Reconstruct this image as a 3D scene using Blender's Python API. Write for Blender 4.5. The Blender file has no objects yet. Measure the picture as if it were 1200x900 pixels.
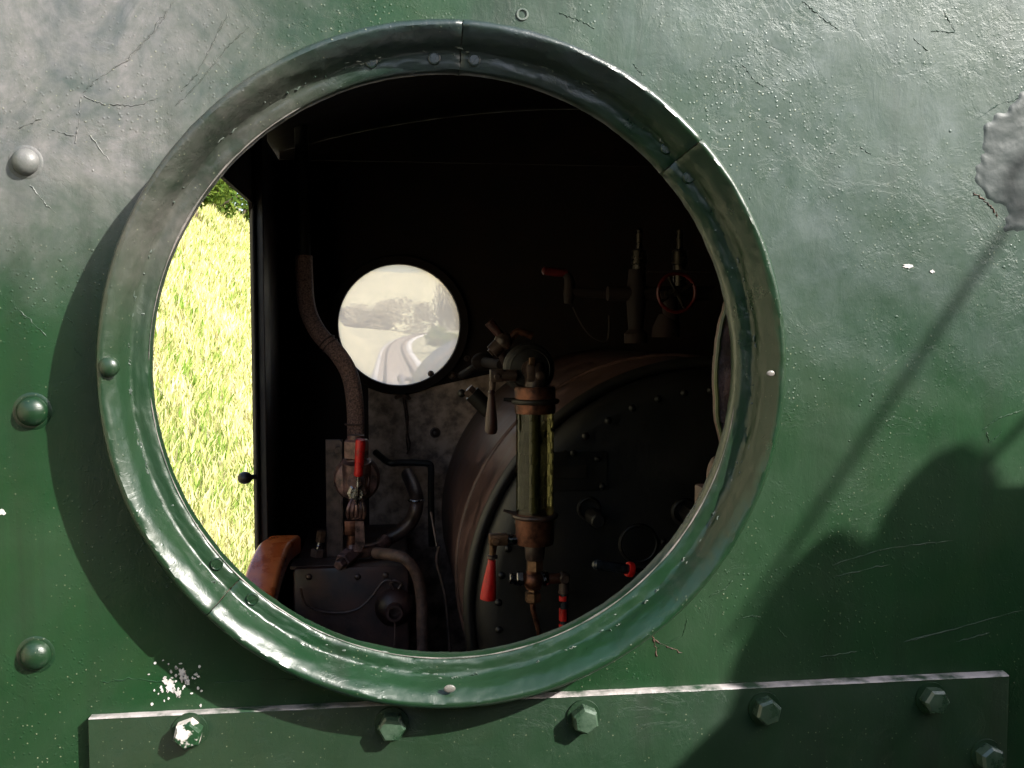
import bpy, bmesh, math, random
import numpy as np
from mathutils import Vector, Matrix, noise as mnoise

random.seed(7)
rng = np.random.default_rng(7)
SC = bpy.context.scene
COL = SC.collection
V3 = Vector
PI = math.pi

# ------------------------------------------------------------------ camera frame
PITCH = math.radians(3.5); YAW = math.radians(7.1); CAMD = 0.7; CAMZ = 2.6; FPX = 1167.0
CF = V3((math.sin(YAW) * math.cos(PITCH), math.cos(YAW) * math.cos(PITCH), -math.sin(PITCH)))
CR = V3((math.cos(YAW), -math.sin(YAW), 0))
CU = V3((math.sin(YAW) * math.sin(PITCH), math.cos(YAW) * math.sin(PITCH), math.cos(PITCH)))
CAM = V3((0, -CAMD, CAMZ))


def ray(px, py):
    return CF * FPX + CR * (px - 600) + CU * (450 - py)


def P(px, py, y):
    """point on the plane Y = y seen at a photo pixel (1200 x 900)"""
    d = ray(px, py); k = (y + CAMD) / d.y
    return CAM + d * k


def S(n, y):
    """length of n photo pixels at depth plane y"""
    return n * (y + CAMD) / FPX


SUN = V3((1.2, -1.0, 1.1)).normalized()


# ------------------------------------------------------------------ mesh builder
class MB:
    def __init__(self):
        self.bm = bmesh.new()

    def _ring(self, c, ux, uy, r, seg, ry=None):
        ry = r if ry is None else ry
        return [self.bm.verts.new(c + ux * (r * math.cos(2 * PI * i / seg)) + uy * (ry * math.sin(2 * PI * i / seg))) for i in range(seg)]

    def _bridge(self, a, b, closed=True):
        n = len(a)
        for i in range(n if closed else n - 1):
            j = (i + 1) % n
            try:
                self.bm.faces.new((a[i], a[j], b[j], b[i]))
            except ValueError:
                pass

    @staticmethod
    def frame(ax):
        ax = ax.normalized()
        t = V3((0, 0, 1)) if abs(ax.z) < 0.9 else V3((1, 0, 0))
        ux = t.cross(ax).normalized()
        return ux, ax.cross(ux).normalized()

    def lathe(self, p0, axis, prof, seg=24, rot=0.0, cap=True):
        """prof: list of (distance along axis, radius)"""
        ax = axis.normalized(); ux, uy = self.frame(ax)
        if rot:
            c, s = math.cos(rot), math.sin(rot)
            ux, uy = ux * c + uy * s, uy * c - ux * s
        rings = []
        for t, r in prof:
            rings.append(self._ring(p0 + ax * t, ux, uy, max(r, 1e-5), seg))
        for a, b in zip(rings, rings[1:]):
            self._bridge(a, b)
        if cap:
            self.bm.faces.new(rings[0][::-1]); self.bm.faces.new(rings[-1])
        return self

    def cyl(self, p0, p1, r0, r1=None, seg=20, ch=0.0):
        r1 = r0 if r1 is None else r1
        L = (p1 - p0).length
        if ch:
            pr = [(0, r0 - ch), (ch, r0), (L - ch, r1), (L, r1 - ch)]
        else:
            pr = [(0, r0), (L, r1)]
        return self.lathe(p0, p1 - p0, pr, seg)

    def hexn(self, p0, p1, r, ch=None, rot=0.0):
        L = (p1 - p0).length; ch = r * 0.12 if ch is None else ch
        return self.lathe(p0, p1 - p0, [(0, r), (L - ch, r), (L, r * 0.88)], 6, rot)

    def tube(self, pts, r, seg=12, smooth=6, cap=True):
        pts = [V3(p) for p in pts]
        rr = r if isinstance(r, (list, tuple)) else [r] * len(pts)
        if smooth > 1 and len(pts) > 2:
            q = []; qr = []
            n = len(pts)
            for i in range(n - 1):
                p0 = pts[max(i - 1, 0)]; p1 = pts[i]; p2 = pts[i + 1]; p3 = pts[min(i + 2, n - 1)]
                for k in range(smooth):
                    t = k / smooth
                    q.append(0.5 * ((2 * p1) + (p2 - p0) * t + (2 * p0 - 5 * p1 + 4 * p2 - p3) * t * t + (3 * p1 - p0 - 3 * p2 + p3) * t ** 3))
                    qr.append(rr[i] * (1 - t) + rr[i + 1] * t)
            q.append(pts[-1]); qr.append(rr[-1])
            pts, rr = q, qr
        rings = []
        up = None
        for i, p in enumerate(pts):
            d = (pts[min(i + 1, len(pts) - 1)] - pts[max(i - 1, 0)])
            if d.length < 1e-9:
                d = V3((0, 0, 1))
            d.normalize()
            if up is None:
                ux, uy = self.frame(d)
            else:
                ux = (up - d * up.dot(d)).normalized(); uy = d.cross(ux)
            up = ux
            rings.append(self._ring(p, ux, uy, rr[i], seg))
        for a, b in zip(rings, rings[1:]):
            self._bridge(a, b)
        if cap:
            self.bm.faces.new(rings[0][::-1]); self.bm.faces.new(rings[-1])
        return self

    def torus(self, c, axis, R, r, seg=40, sec=10, arc=(0, 2 * PI)):
        ax = axis.normalized(); ux, uy = self.frame(ax)
        full = abs(arc[1] - arc[0] - 2 * PI) < 1e-6
        rings = []
        n = seg if full else seg + 1
        for i in range(n):
            a = arc[0] + (arc[1] - arc[0]) * i / seg
            d = ux * math.cos(a) + uy * math.sin(a)
            rings.append(self._ring(c + d * R, d, ax, r, sec))
        for i in range(len(rings) - 1):
            self._bridge(rings[i], rings[i + 1])
        if full:
            self._bridge(rings[-1], rings[0])
        else:
            self.bm.faces.new(rings[0][::-1]); self.bm.faces.new(rings[-1])
        return self

    def box(self, c, size, rot=None, bevel=0.0):
        sx, sy, sz = [s / 2 for s in size]
        R = rot if rot is not None else Matrix.Identity(3)
        vs = [self.bm.verts.new(c + R @ V3((x * sx, y * sy, z * sz))) for x in (-1, 1) for y in (-1, 1) for z in (-1, 1)]
        fs = []
        for f in ((0, 1, 3, 2), (4, 6, 7, 5), (0, 4, 5, 1), (2, 3, 7, 6), (0, 2, 6, 4), (1, 5, 7, 3)):
            fs.append(self.bm.faces.new([vs[i] for i in f]))
        if bevel:
            es = list({e for f in fs for e in f.edges})
            bmesh.ops.bevel(self.bm, geom=es, offset=bevel, segments=2, affect='EDGES', profile=0.5)
        return self

    def sphere(self, c, r, sc=(1, 1, 1), seg=18, rings=10):
        m = Matrix.Translation(c) @ Matrix.Diagonal((r * sc[0], r * sc[1], r * sc[2], 1))
        bmesh.ops.create_uvsphere(self.bm, u_segments=seg, v_segments=rings, radius=1.0, matrix=m)
        return self

    def dome(self, c, axis, r, h, seg=18, flange=0.0):
        pr = []
        if flange:
            pr.append((0, r * 1.25)); pr.append((flange, r * 1.1))
        n = 6
        for i in range(n + 1):
            a = i / n * PI / 2
            pr.append((flange + h * math.sin(a), max(r * math.cos(a), 1e-4)))
        return self.lathe(c, axis, pr, seg)

    def prism(self, pts, d):
        """closed outline pts extruded by vector d"""
        a = [self.bm.verts.new(p) for p in pts]; b = [self.bm.verts.new(p + d) for p in pts]
        self.bm.faces.new(a[::-1]); self.bm.faces.new(b)
        self._bridge(a, b)
        return self

    def build(self, name, mat, parent=None, smooth=35):
        bm = self.bm
        bmesh.ops.recalc_face_normals(bm, faces=bm.faces[:])
        me = bpy.data.meshes.new(name)
        off = V3(parent.matrix_world.translation) if False else (WORLD_LOC.get(parent.name, V3()) if parent else V3())
        if parent:
            bmesh.ops.translate(bm, verts=bm.verts[:], vec=-off)
        bm.to_mesh(me); bm.free()
        if smooth:
            me.shade_smooth(); me.set_sharp_from_angle(angle=math.radians(smooth))
        o = bpy.data.objects.new(name, me)
        COL.objects.link(o)
        if mat:
            me.materials.append(mat)
        if parent:
            o.parent = parent
            WORLD_LOC[o.name] = off.copy()
        else:
            WORLD_LOC[o.name] = V3()
        return o


WORLD_LOC = {}


def tag(o, label=None, cat=None, group=None, kind=None):
    if label: o['label'] = label
    if cat: o['category'] = cat
    if group: o['group'] = group
    if kind: o['kind'] = kind
    return o


def thing(name, loc, label, cat, group=None):
    o = bpy.data.objects.new(name, None); COL.objects.link(o)
    o.empty_display_size = 0.05
    o.location = loc
    WORLD_LOC[o.name] = V3(loc)
    return tag(o, label, cat, group, 'thing')


def mesh_np(name, verts, faces, mat, parent=None, smooth=False):
    me = bpy.data.meshes.new(name)
    me.from_pydata(verts, [], faces)
    if smooth: me.shade_smooth()
    if mat: me.materials.append(mat)
    o = bpy.data.objects.new(name, me); COL.objects.link(o)
    WORLD_LOC[o.name] = V3()
    if parent:
        off = WORLD_LOC[parent.name]
        me.transform(Matrix.Translation(-off)); o.parent = parent
        WORLD_LOC[o.name] = off.copy()
    return o


# ------------------------------------------------------------------ materials
class NT:
    def __init__(self, name):
        m = bpy.data.materials.new(name); m.use_nodes = True
        self.m = m; self.t = m.node_tree; self.t.nodes.clear()
        self.out = self.n('ShaderNodeOutputMaterial')
        self.tc = self.n('ShaderNodeTexCoord')

    def n(self, typ, **kw):
        nd = self.t.nodes.new(typ)
        for k, v in kw.items():
            if k.startswith('i_'):
                nd.inputs[k[2:].replace('_', ' ')].default_value = v
            else:
                setattr(nd, k, v)
        return nd

    def l(self, a, b):
        self.t.links.new(a, b)

    def coord(self, scale=(1, 1, 1), loc=(0, 0, 0), rot=(0, 0, 0)):
        mp = self.n('ShaderNodeMapping'); mp.inputs['Scale'].default_value = scale
        mp.inputs['Location'].default_value = loc; mp.inputs['Rotation'].default_value = rot
        self.l(self.tc.outputs['Object'], mp.inputs['Vector']); return mp.outputs['Vector']

    def noise(self, scale, detail=4, rough=0.55, dist=0.0, vec=None):
        nd = self.n('ShaderNodeTexNoise'); nd.inputs['Scale'].default_value = scale
        nd.inputs['Detail'].default_value = detail; nd.inputs['Roughness'].default_value = rough; nd.inputs['Distortion'].default_value = dist
        self.l(vec if vec is not None else self.tc.outputs['Object'], nd.inputs['Vector']); return nd.outputs['Fac']

    def voro(self, scale, vec=None, rnd=1.0, feat='F1'):
        nd = self.n('ShaderNodeTexVoronoi'); nd.feature = feat
        nd.inputs['Scale'].default_value = scale; nd.inputs['Randomness'].default_value = rnd
        self.l(vec if vec is not None else self.tc.outputs['Object'], nd.inputs['Vector']); return nd

    def ramp(self, fac, stops):
        nd = self.n('ShaderNodeValToRGB'); cr = nd.color_ramp
        while len(cr.elements) < len(stops): cr.elements.new(0.5)
        for e, (p, c) in zip(cr.elements, stops):
            e.position = p; e.color = (c, c, c, 1) if not isinstance(c, tuple) else (*c, 1)
        self.l(fac, nd.inputs['Fac']); return nd.outputs['Color']

    def math(self, op, a, b=None, c=None, clamp=False):
        nd = self.n('ShaderNodeMath', operation=op); nd.use_clamp = clamp
        for i, x in enumerate((a, b, c)):
            if x is None: continue
            if isinstance(x, (int, float)): nd.inputs[i].default_value = x
            else: self.l(x, nd.inputs[i])
        return nd.outputs[0]

    def mix(self, fac, a, b):
        nd = self.n('ShaderNodeMix', data_type='RGBA')
        for sock, x in ((nd.inputs[0], fac), (nd.inputs[6], a), (nd.inputs[7], b)):
            if isinstance(x, (int, float)): sock.default_value = x
            elif isinstance(x, tuple): sock.default_value = (*x, 1)
            else: self.l(x, sock)
        return nd.outputs[2]

    def bump(self, h, strength, dist, prev=None):
        nd = self.n('ShaderNodeBump'); nd.inputs['Strength'].default_value = strength; nd.inputs['Distance'].default_value = dist
        self.l(h, nd.inputs['Height'])
        if prev is not None: self.l(prev, nd.inputs['Normal'])
        return nd.outputs['Normal']

    def pbsdf(self, color, rough=0.5, metal=0.0, normal=None, spec=0.5, coat=0.0, coat_r=0.1, **kw):
        b = self.n('ShaderNodeBsdfPrincipled')
        for nm, x in (('Base Color', color), ('Roughness', rough), ('Metallic', metal), ('Specular IOR Level', spec), ('Coat Weight', coat), ('Coat Roughness', coat_r)):
            if isinstance(x, (int, float)): b.inputs[nm].default_value = x
            elif isinstance(x, tuple): b.inputs[nm].default_value = (*x, 1)
            else: self.l(x, b.inputs[nm])
        if normal is not None: self.l(normal, b.inputs['Normal'])
        for k, v in kw.items(): b.inputs[k.replace('_', ' ')].default_value = v
        self.l(b.outputs[0], self.out.inputs['Surface'])
        return b


def simple(name, c0, c1, rough=0.5, metal=0.0, scale=30.0, bump=0.15, bscale=120.0, bdist=0.002, r_var=0.15, spec=0.5, coat=0.0, lo=0.35, hi=0.65):
    t = NT(name)
    f = t.ramp(t.noise(scale, 6, 0.6), [(lo, 0.0), (hi, 1.0)])
    col = t.mix(f, c0, c1)
    r = t.math('MULTIPLY_ADD', f, r_var, rough - r_var / 2)
    nm = t.bump(t.noise(bscale, 5, 0.6), bump, bdist)
    t.pbsdf(col, r, metal, nm, spec, coat)
    return t.m


def paint_green(name, base, dusty_amt=1.0, rough=0.42, spec=0.6, chalk_light=None, fine=1.0):
    """many coats of brush-applied locomotive green, with chalky bloom, plus blobs that paint in glare and shade"""
    t = NT(name)
    big = t.noise(5.0, 5, 0.6, 0.4)
    tone = t.ramp(big, [(0.3, 0.0), (0.7, 1.0)])
    col = t.mix(tone, tuple(c * 0.8 for c in base), tuple(c * 1.25 for c in base))
    olive = t.ramp(t.noise(11.0, 6, 0.65, 0.6), [(0.52, 0.0), (0.72, 1.0)])
    col = t.mix(t.math('MULTIPLY', olive, 0.45), col, (base[0] * 2.0, base[1] * 1.05, base[2] * 0.8))
    # chalky bloom in drifting patches
    dust = t.math('MULTIPLY', t.ramp(t.noise(3.2, 7, 0.62, 0.8, t.coord(loc=(3.1, 0, 1.7))), [(0.40, 0.0), (0.72, 1.0)]), dusty_amt)
    wrk = None
    for (cx, cz, rx, rz, ca, cb, amt) in (chalk_light or ()):
        # ragged areas of chalking and dust that also carry painted glare and shade
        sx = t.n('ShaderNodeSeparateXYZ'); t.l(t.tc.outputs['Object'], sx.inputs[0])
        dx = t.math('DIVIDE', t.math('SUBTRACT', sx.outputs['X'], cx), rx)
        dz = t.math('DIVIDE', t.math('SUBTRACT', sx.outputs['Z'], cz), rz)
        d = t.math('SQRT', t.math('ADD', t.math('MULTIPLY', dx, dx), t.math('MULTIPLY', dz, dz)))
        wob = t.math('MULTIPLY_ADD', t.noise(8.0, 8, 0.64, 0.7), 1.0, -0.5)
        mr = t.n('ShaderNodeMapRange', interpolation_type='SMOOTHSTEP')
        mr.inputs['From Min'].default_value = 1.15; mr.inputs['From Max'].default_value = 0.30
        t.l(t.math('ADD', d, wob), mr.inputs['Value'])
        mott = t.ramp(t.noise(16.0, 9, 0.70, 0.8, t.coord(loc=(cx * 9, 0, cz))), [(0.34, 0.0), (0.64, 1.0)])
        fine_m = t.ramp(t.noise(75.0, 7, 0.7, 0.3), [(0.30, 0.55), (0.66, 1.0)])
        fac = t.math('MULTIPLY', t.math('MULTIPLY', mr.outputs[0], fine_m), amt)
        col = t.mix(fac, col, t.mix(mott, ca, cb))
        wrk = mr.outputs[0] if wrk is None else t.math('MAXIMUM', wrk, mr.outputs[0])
    col = t.mix(t.math('MULTIPLY', dust, 0.25), col, (0.07, 0.085, 0.06))
    # tiny pale specks of grit in the paint
    v = t.voro(330.0); sp = t.math('LESS_THAN', v.outputs['Distance'], 0.16)
    vr = t.n('ShaderNodeSeparateXYZ'); t.l(v.outputs['Color'], vr.inputs[0])
    sp = t.math('MULTIPLY', sp, t.math('GREATER_THAN', vr.outputs['X'], 0.80))
    clus = t.ramp(t.noise(9.0, 4, 0.6), [(0.42, 0.04), (0.68, 1.0)])
    col = t.mix(t.math('MULTIPLY', t.math('MULTIPLY', sp, clus), 0.6 * fine), col, (0.30, 0.31, 0.20))
    stk = t.ramp(t.noise(1.0, 7, 0.6, 0.15, t.coord(scale=(30, 1, 1.6), rot=(0, 0.05, 0))), [(0.50, 0.0), (0.70, 1.0)])
    stk = t.math('MULTIPLY', stk, t.ramp(t.noise(5.0, 3, 0.5), [(0.42, 0.0), (0.6, 1.0)]))
    col = t.mix(t.math('MULTIPLY', stk, 0.5), col, (0.010, 0.013, 0.008))
    r = t.math('MULTIPLY_ADD', t.noise(26.0, 6, 0.65), 0.34, rough - 0.17)
    # relief: slow dents, brush drag, grit, orange peel, thick old flakes
    n1 = t.bump(t.noise(6.0, 3, 0.5, 0.3), 0.60 * fine, 0.006)
    n2 = t.bump(t.noise(60.0, 5, 0.65, 0.6, t.coord(scale=(1, 1, 0.45), rot=(0, 0.6, 0))), 0.20 * fine, 0.0018, n1)
    fl = t.ramp(t.noise(17.0, 9, 0.72, 1.2), [(0.50, 0.0), (0.535, 1.0)])
    n2 = t.bump(t.math('MULTIPLY', fl, clus), 0.20 * fine, 0.0012, n2)
    pim = t.ramp(v.outputs['Distance'], [(0.0, 1.0), (0.34, 0.0)])
    pim = t.math('MULTIPLY', t.math('MULTIPLY', pim, t.math('GREATER_THAN', vr.outputs['Y'], 0.80)), clus)
    if wrk is not None:
        rg = t.math('ABSOLUTE', t.math('SUBTRACT', t.noise(19.0, 8, 0.66, 0.35), 0.5))
        rg = t.ramp(rg, [(0.0, 0.0), (0.035, 1.0)])
        n2 = t.bump(t.math('MULTIPLY', rg, t.math('MULTIPLY', wrk, t.ramp(t.noise(6.0, 4, 0.6), [(0.42, 0.0), (0.66, 1.0)]))), 0.30, 0.0009, n2)
    n3 = t.bump(pim, 0.55 * fine, 0.0008, n2)
    n5 = t.bump(t.noise(330.0, 4, 0.65), 0.12 * fine, 0.0008, n3)
    t.pbsdf(col, r, 0.0, n5, spec)
    return t.m


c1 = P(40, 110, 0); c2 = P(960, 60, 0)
CHALK_GLARE = [(c1.x - 0.045, c1.z + 0.03 - 1.15, 0.20, 0.17, (0.085, 0.092, 0.098), (0.235, 0.215, 0.212), 0.92),
         (c2.x + 0.03, c2.z + 0.02 - 1.15, 0.33, 0.27, (0.045, 0.068, 0.064), (0.115, 0.140, 0.143), 0.60)]  # chalking plus the upper sky and sun glare, put into the colour
RING_DUST_SHADE = [(-0.165, 0.135, 0.13, 0.12, (0.022, 0.022, 0.020), (0.12, 0.108, 0.100), 0.80), (0.06, 0.21, 0.20, 0.05, (0.010, 0.014, 0.018), (0.040, 0.050, 0.060), 0.8)]  # dust at upper left; second patch paints bluish shade along the ring top
GREEN = (0.0045, 0.030, 0.0080)
M = {}
M['plate'] = paint_green('weathered_green_paint', GREEN, 1.0, 0.42, 0.38, CHALK_GLARE, 1.0)
M['strip'] = paint_green('green_paint_lower', (0.005, 0.022, 0.0075), 0.6, 0.40, 0.5, None)
M['ring'] = paint_green('glossy_green_paint', (0.0052, 0.0235, 0.0085), 0.5, 0.33, 0.60, RING_DUST_SHADE, 0.8)
M['ridge'] = simple('thick_paint_edge', (0.02, 0.045, 0.03), (0.13, 0.145, 0.125), 0.35, 0, 60, 0.3)
M['edge'] = simple('glare_edge_paint', (0.020, 0.045, 0.024), (0.36, 0.325, 0.315), 0.35, 0, 48, 0.5, 120, lo=0.36, hi=0.56)  # pale tone carries the sun glare on the strip's top edge
M['bolt'] = simple('bolt_paint', (0.010, 0.032, 0.014), (0.060, 0.095, 0.062), 0.30, 0, 60, 0.3, spec=0.9)
M['pale'] = simple('bare_primer', (0.36, 0.34, 0.32), (0.60, 0.57, 0.55), 0.6, 0, 90, 0.3)
M['halfbare'] = simple('half_bare_bolt', (0.012, 0.04, 0.016), (0.55, 0.50, 0.46), 0.35, 0, 90, 0.4, lo=0.47, hi=0.52)
M['filler'] = simple('dark_filler', (0.006, 0.016, 0.012), (0.024, 0.034, 0.032), 0.55, 0, 15, 0.25, 60, 0.002)
M['crack'] = simple('rust_crack', (0.02, 0.012, 0.010), (0.10, 0.05, 0.03), 0.8, 0, 90)
M['rimbare'] = simple('worn_rim_paint', (0.05, 0.06, 0.048), (0.20, 0.175, 0.16), 0.35, 0, 45, 0.4)
M['olive'] = simple('olive_stained_paint', (0.018, 0.028, 0.010), (0.09, 0.095, 0.02), 0.4, 0, 35, 0.4)
M['black'] = simple('sooty_black_paint', (0.006, 0.005, 0.005), (0.014, 0.011, 0.010), 0.45, 0, 14, 0.3, 50)
M['post'] = simple('dark_brown_steel', (0.011, 0.0065, 0.0060), (0.030, 0.017, 0.0145), 0.45, 0, 12, 0.25, 60)
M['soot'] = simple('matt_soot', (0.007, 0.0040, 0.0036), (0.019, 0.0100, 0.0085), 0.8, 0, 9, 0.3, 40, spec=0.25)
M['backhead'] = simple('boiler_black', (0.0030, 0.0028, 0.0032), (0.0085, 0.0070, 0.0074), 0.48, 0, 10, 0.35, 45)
M['clad'] = simple('brown_sooty_cladding', (0.034, 0.017, 0.014), (0.105, 0.055, 0.047), 0.42, 0, 11, 0.3, 40)
M['cream'] = simple('dirty_cream_wall', (0.13, 0.085, 0.066), (0.45, 0.32, 0.25), 0.5, 0, 24, 0.35, 70, lo=0.38, hi=0.60)
M['copper'] = simple('tarnished_copper', (0.050, 0.020, 0.013), (0.19, 0.075, 0.045), 0.42, 0.7, 60, 0.4, 90)
M['shadebrass'] = simple('shaded_brass', (0.008, 0.006, 0.004), (0.035, 0.024, 0.013), 0.3, 0.6, 60)  # brass darkened to carry the shade at the upper right
M['brass'] = simple('old_brass', (0.075, 0.040, 0.022), (0.24, 0.135, 0.080), 0.42, 0.7, 60, 0.4, 90)
M['iron'] = simple('greasy_iron', (0.028, 0.019, 0.017), (0.105, 0.066, 0.056), 0.38, 0.3, 35, 0.4, 90)
M['steel'] = simple('bright_steel', (0.10, 0.09, 0.088), (0.55, 0.52, 0.51), 0.26, 1.0, 70, 0.4, 120)
M['rust'] = simple('rusty_pipe', (0.040, 0.022, 0.017), (0.14, 0.078, 0.058), 0.6, 0, 60, 0.6, 160)
M['lag'] = simple('rope_lagging', (0.09, 0.045, 0.032), (0.48, 0.27, 0.20), 0.55, 0, 230, 1.0, 260, 0.006)
M['red'] = simple('red_enamel', (0.20, 0.004, 0.004), (0.58, 0.011, 0.009), 0.36, 0, 65, 0.5, 150, r_var=0.25, lo=0.30, hi=0.52)
M['redshade'] = simple('shaded_red_enamel', (0.045, 0.002, 0.002), (0.085, 0.004, 0.004), 0.35, 0, 50, 0.25, 150)  # red darkened to carry the shade at the upper right
M['wood'] = simple('varnished_wood', (0.32, 0.058, 0.011), (0.50, 0.125, 0.026), 0.30, 0, 26, 0.2, 60, coat=0.35)
M['handle'] = simple('dark_wood_handle', (0.028, 0.010, 0.010), (0.065, 0.026, 0.024), 0.34, 0, 45, 0.15, 90)
M['box'] = simple('oily_brown_box', (0.010, 0.005, 0.0045), (0.065, 0.027, 0.020), 0.5, 0, 15, 0.4, 60)
M['bluegrip'] = simple('dark_grip', (0.012, 0.016, 0.022), (0.03, 0.036, 0.045), 0.22, 0, 40)
M['rustwood'] = simple('rotten_frame', (0.030, 0.018, 0.015), (0.12, 0.065, 0.052), 0.6, 0, 50, 0.9, 60, 0.006)
M['rail'] = simple('worn_rail', (0.05, 0.025, 0.022), (0.10, 0.05, 0.045), 0.5, 0.3, 10)
M['sleeper'] = simple('sleeper_wood', (0.22, 0.18, 0.15), (0.34, 0.29, 0.25), 0.85, 0, 4)
M['coal'] = simple('coal', (0.010, 0.010, 0.011), (0.03, 0.03, 0.03), 0.35, 0, 20, 0.8, 40, 0.01)
M['bark'] = simple('bark', (0.06, 0.045, 0.032), (0.14, 0.11, 0.08), 0.9, 0, 6, 0.8, 20, 0.03)
M['smoke_black'] = simple('smokebox_paint', (0.12, 0.10, 0.10), (0.22, 0.19, 0.185), 0.45, 0, 6)


def m_ballast():
    t = NT('ballast_stone')
    f = t.noise(14, 6, 0.7)
    t.pbsdf(t.mix(f, (0.50, 0.46, 0.43), (0.74, 0.70, 0.67)), 0.9, 0, t.bump(t.voro(16).outputs['Distance'], 0.8, 0.04)); return t.m


def m_ground():
    t = NT('meadow_ground')
    f = t.ramp(t.noise(0.16, 8, 0.65, 0.4), [(0.36, 0.0), (0.64, 1.0)])
    c = t.mix(f, (0.62, 0.56, 0.36), (0.46, 0.45, 0.26))
    g = t.ramp(t.noise(0.9, 8, 0.7, 0.4), [(0.42, 0.0), (0.68, 1.0)])
    c = t.mix(t.math('MULTIPLY', g, 0.6), c, (0.66, 0.58, 0.42))
    t.pbsdf(c, 0.95, 0, t.bump(t.noise(3.0, 8, 0.75), 1.0, 0.3), 0.15); return t.m


def m_leaf(name, a, b, tr=0.35):
    t = NT(name)
    geo = t.n('ShaderNodeNewGeometry')
    c = t.mix(geo.outputs['Random Per Island'], a, b)
    d = t.n('ShaderNodeBsdfDiffuse'); t.l(c, d.inputs['Color'])
    tl = t.n('ShaderNodeBsdfTranslucent'); t.l(c, tl.inputs['Color'])
    mx = t.n('ShaderNodeMixShader'); mx.inputs[0].default_value = tr
    t.l(d.outputs[0], mx.inputs[1]); t.l(tl.outputs[0], mx.inputs[2]); t.l(mx.outputs[0], t.out.inputs['Surface'])
    return t.m


def m_grass():
    t = NT('dry_meadow_grass')
    geo = t.n('ShaderNodeNewGeometry')
    patch = t.ramp(t.noise(0.55, 5, 0.6), [(0.42, 0.0), (0.62, 1.0)])
    rr = t.math('ADD', t.math('MULTIPLY', geo.outputs['Random Per Island'], 0.75), t.math('MULTIPLY', patch, 0.30), clamp=True)
    c = t.ramp(rr, [(0.0, (0.66, 0.60, 0.36)), (0.40, (0.60, 0.56, 0.28)), (0.70, (0.40, 0.45, 0.14)), (0.95, (0.13, 0.24, 0.03))])
    d = t.n('ShaderNodeBsdfDiffuse'); t.l(c, d.inputs['Color'])
    tl = t.n('ShaderNodeBsdfTranslucent'); t.l(c, tl.inputs['Color'])
    mx = t.n('ShaderNodeMixShader'); mx.inputs[0].default_value = 0.3
    t.l(d.outputs[0], mx.inputs[1]); t.l(tl.outputs[0], mx.inputs[2]); t.l(mx.outputs[0], t.out.inputs['Surface'])
    return t.m


def m_pane():
    """window glass with a film of smoke dirt that scatters daylight"""
    t = NT('smoke_filmed_glass')
    f = t.noise(5.0, 6, 0.6, 0.6)
    fac = t.math('MULTIPLY_ADD', f, 0.22, 0.64)
    tr = t.n('ShaderNodeBsdfTransparent'); tr.inputs['Color'].default_value = (0.97, 0.95, 0.93, 1)
    tl = t.n('ShaderNodeBsdfTranslucent'); tl.inputs['Color'].default_value = (1.0, 0.86, 0.77, 1)
    mx = t.n('ShaderNodeMixShader'); t.l(fac, mx.inputs[0])
    t.l(tr.outputs[0], mx.inputs[1]); t.l(tl.outputs[0], mx.inputs[2]); t.l(mx.outputs[0], t.out.inputs['Surface'])
    return t.m


def m_gauge():
    """thick protector glass, oily and wire-reinforced"""
    t = NT('wired_gauge_glass')
    g = t.n('ShaderNodeBsdfGlossy'); g.inputs['Roughness'].default_value = 0.12; g.inputs['Color'].default_value = (0.9, 0.9, 0.85, 1)
    tr = t.n('ShaderNodeBsdfTransparent'); tr.inputs['Color'].default_value = (0.62, 0.60, 0.42, 1)
    fr = t.n('ShaderNodeFresnel'); fr.inputs['IOR'].default_value = 1.5
    mx = t.n('ShaderNodeMixShader'); t.l(t.math('MULTIPLY_ADD', fr.outputs[0], 0.45, 0.02), mx.inputs[0])
    t.l(tr.outputs[0], mx.inputs[1]); t.l(g.outputs[0], mx.inputs[2]); t.l(mx.outputs[0], t.out.inputs['Surface'])
    return t.m


M['ballast'] = m_ballast(); M['ground'] = m_ground(); M['grass'] = m_grass()
M['leaf'] = m_leaf('bush_leaf', (0.035, 0.075, 0.014), (0.12, 0.17, 0.03))
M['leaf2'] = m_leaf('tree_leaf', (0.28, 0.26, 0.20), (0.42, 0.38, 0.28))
M['pane'] = m_pane(); M['gauge'] = m_gauge()
M['gaugefill'] = simple('oily_water_column', (0.022, 0.021, 0.010), (0.070, 0.067, 0.034), 0.45, 0, 22)
M['wire'] = simple('reinforcing_wire', (0.03, 0.03, 0.02), (0.06, 0.06, 0.04), 0.5, 0.5, 20)
YV = V3((0, 1, 0)); XV = V3((1, 0, 0)); ZV = V3((0, 0, 1)); NY = -YV

# ------------------------------------------------------------------ terrain
TCX = 0.63


def xt(y):
    return TCX + np.maximum(0, np.minimum(y, 420) - 80) ** 2 / 3600.0 + np.maximum(0, y - 420) * 0.19


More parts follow.
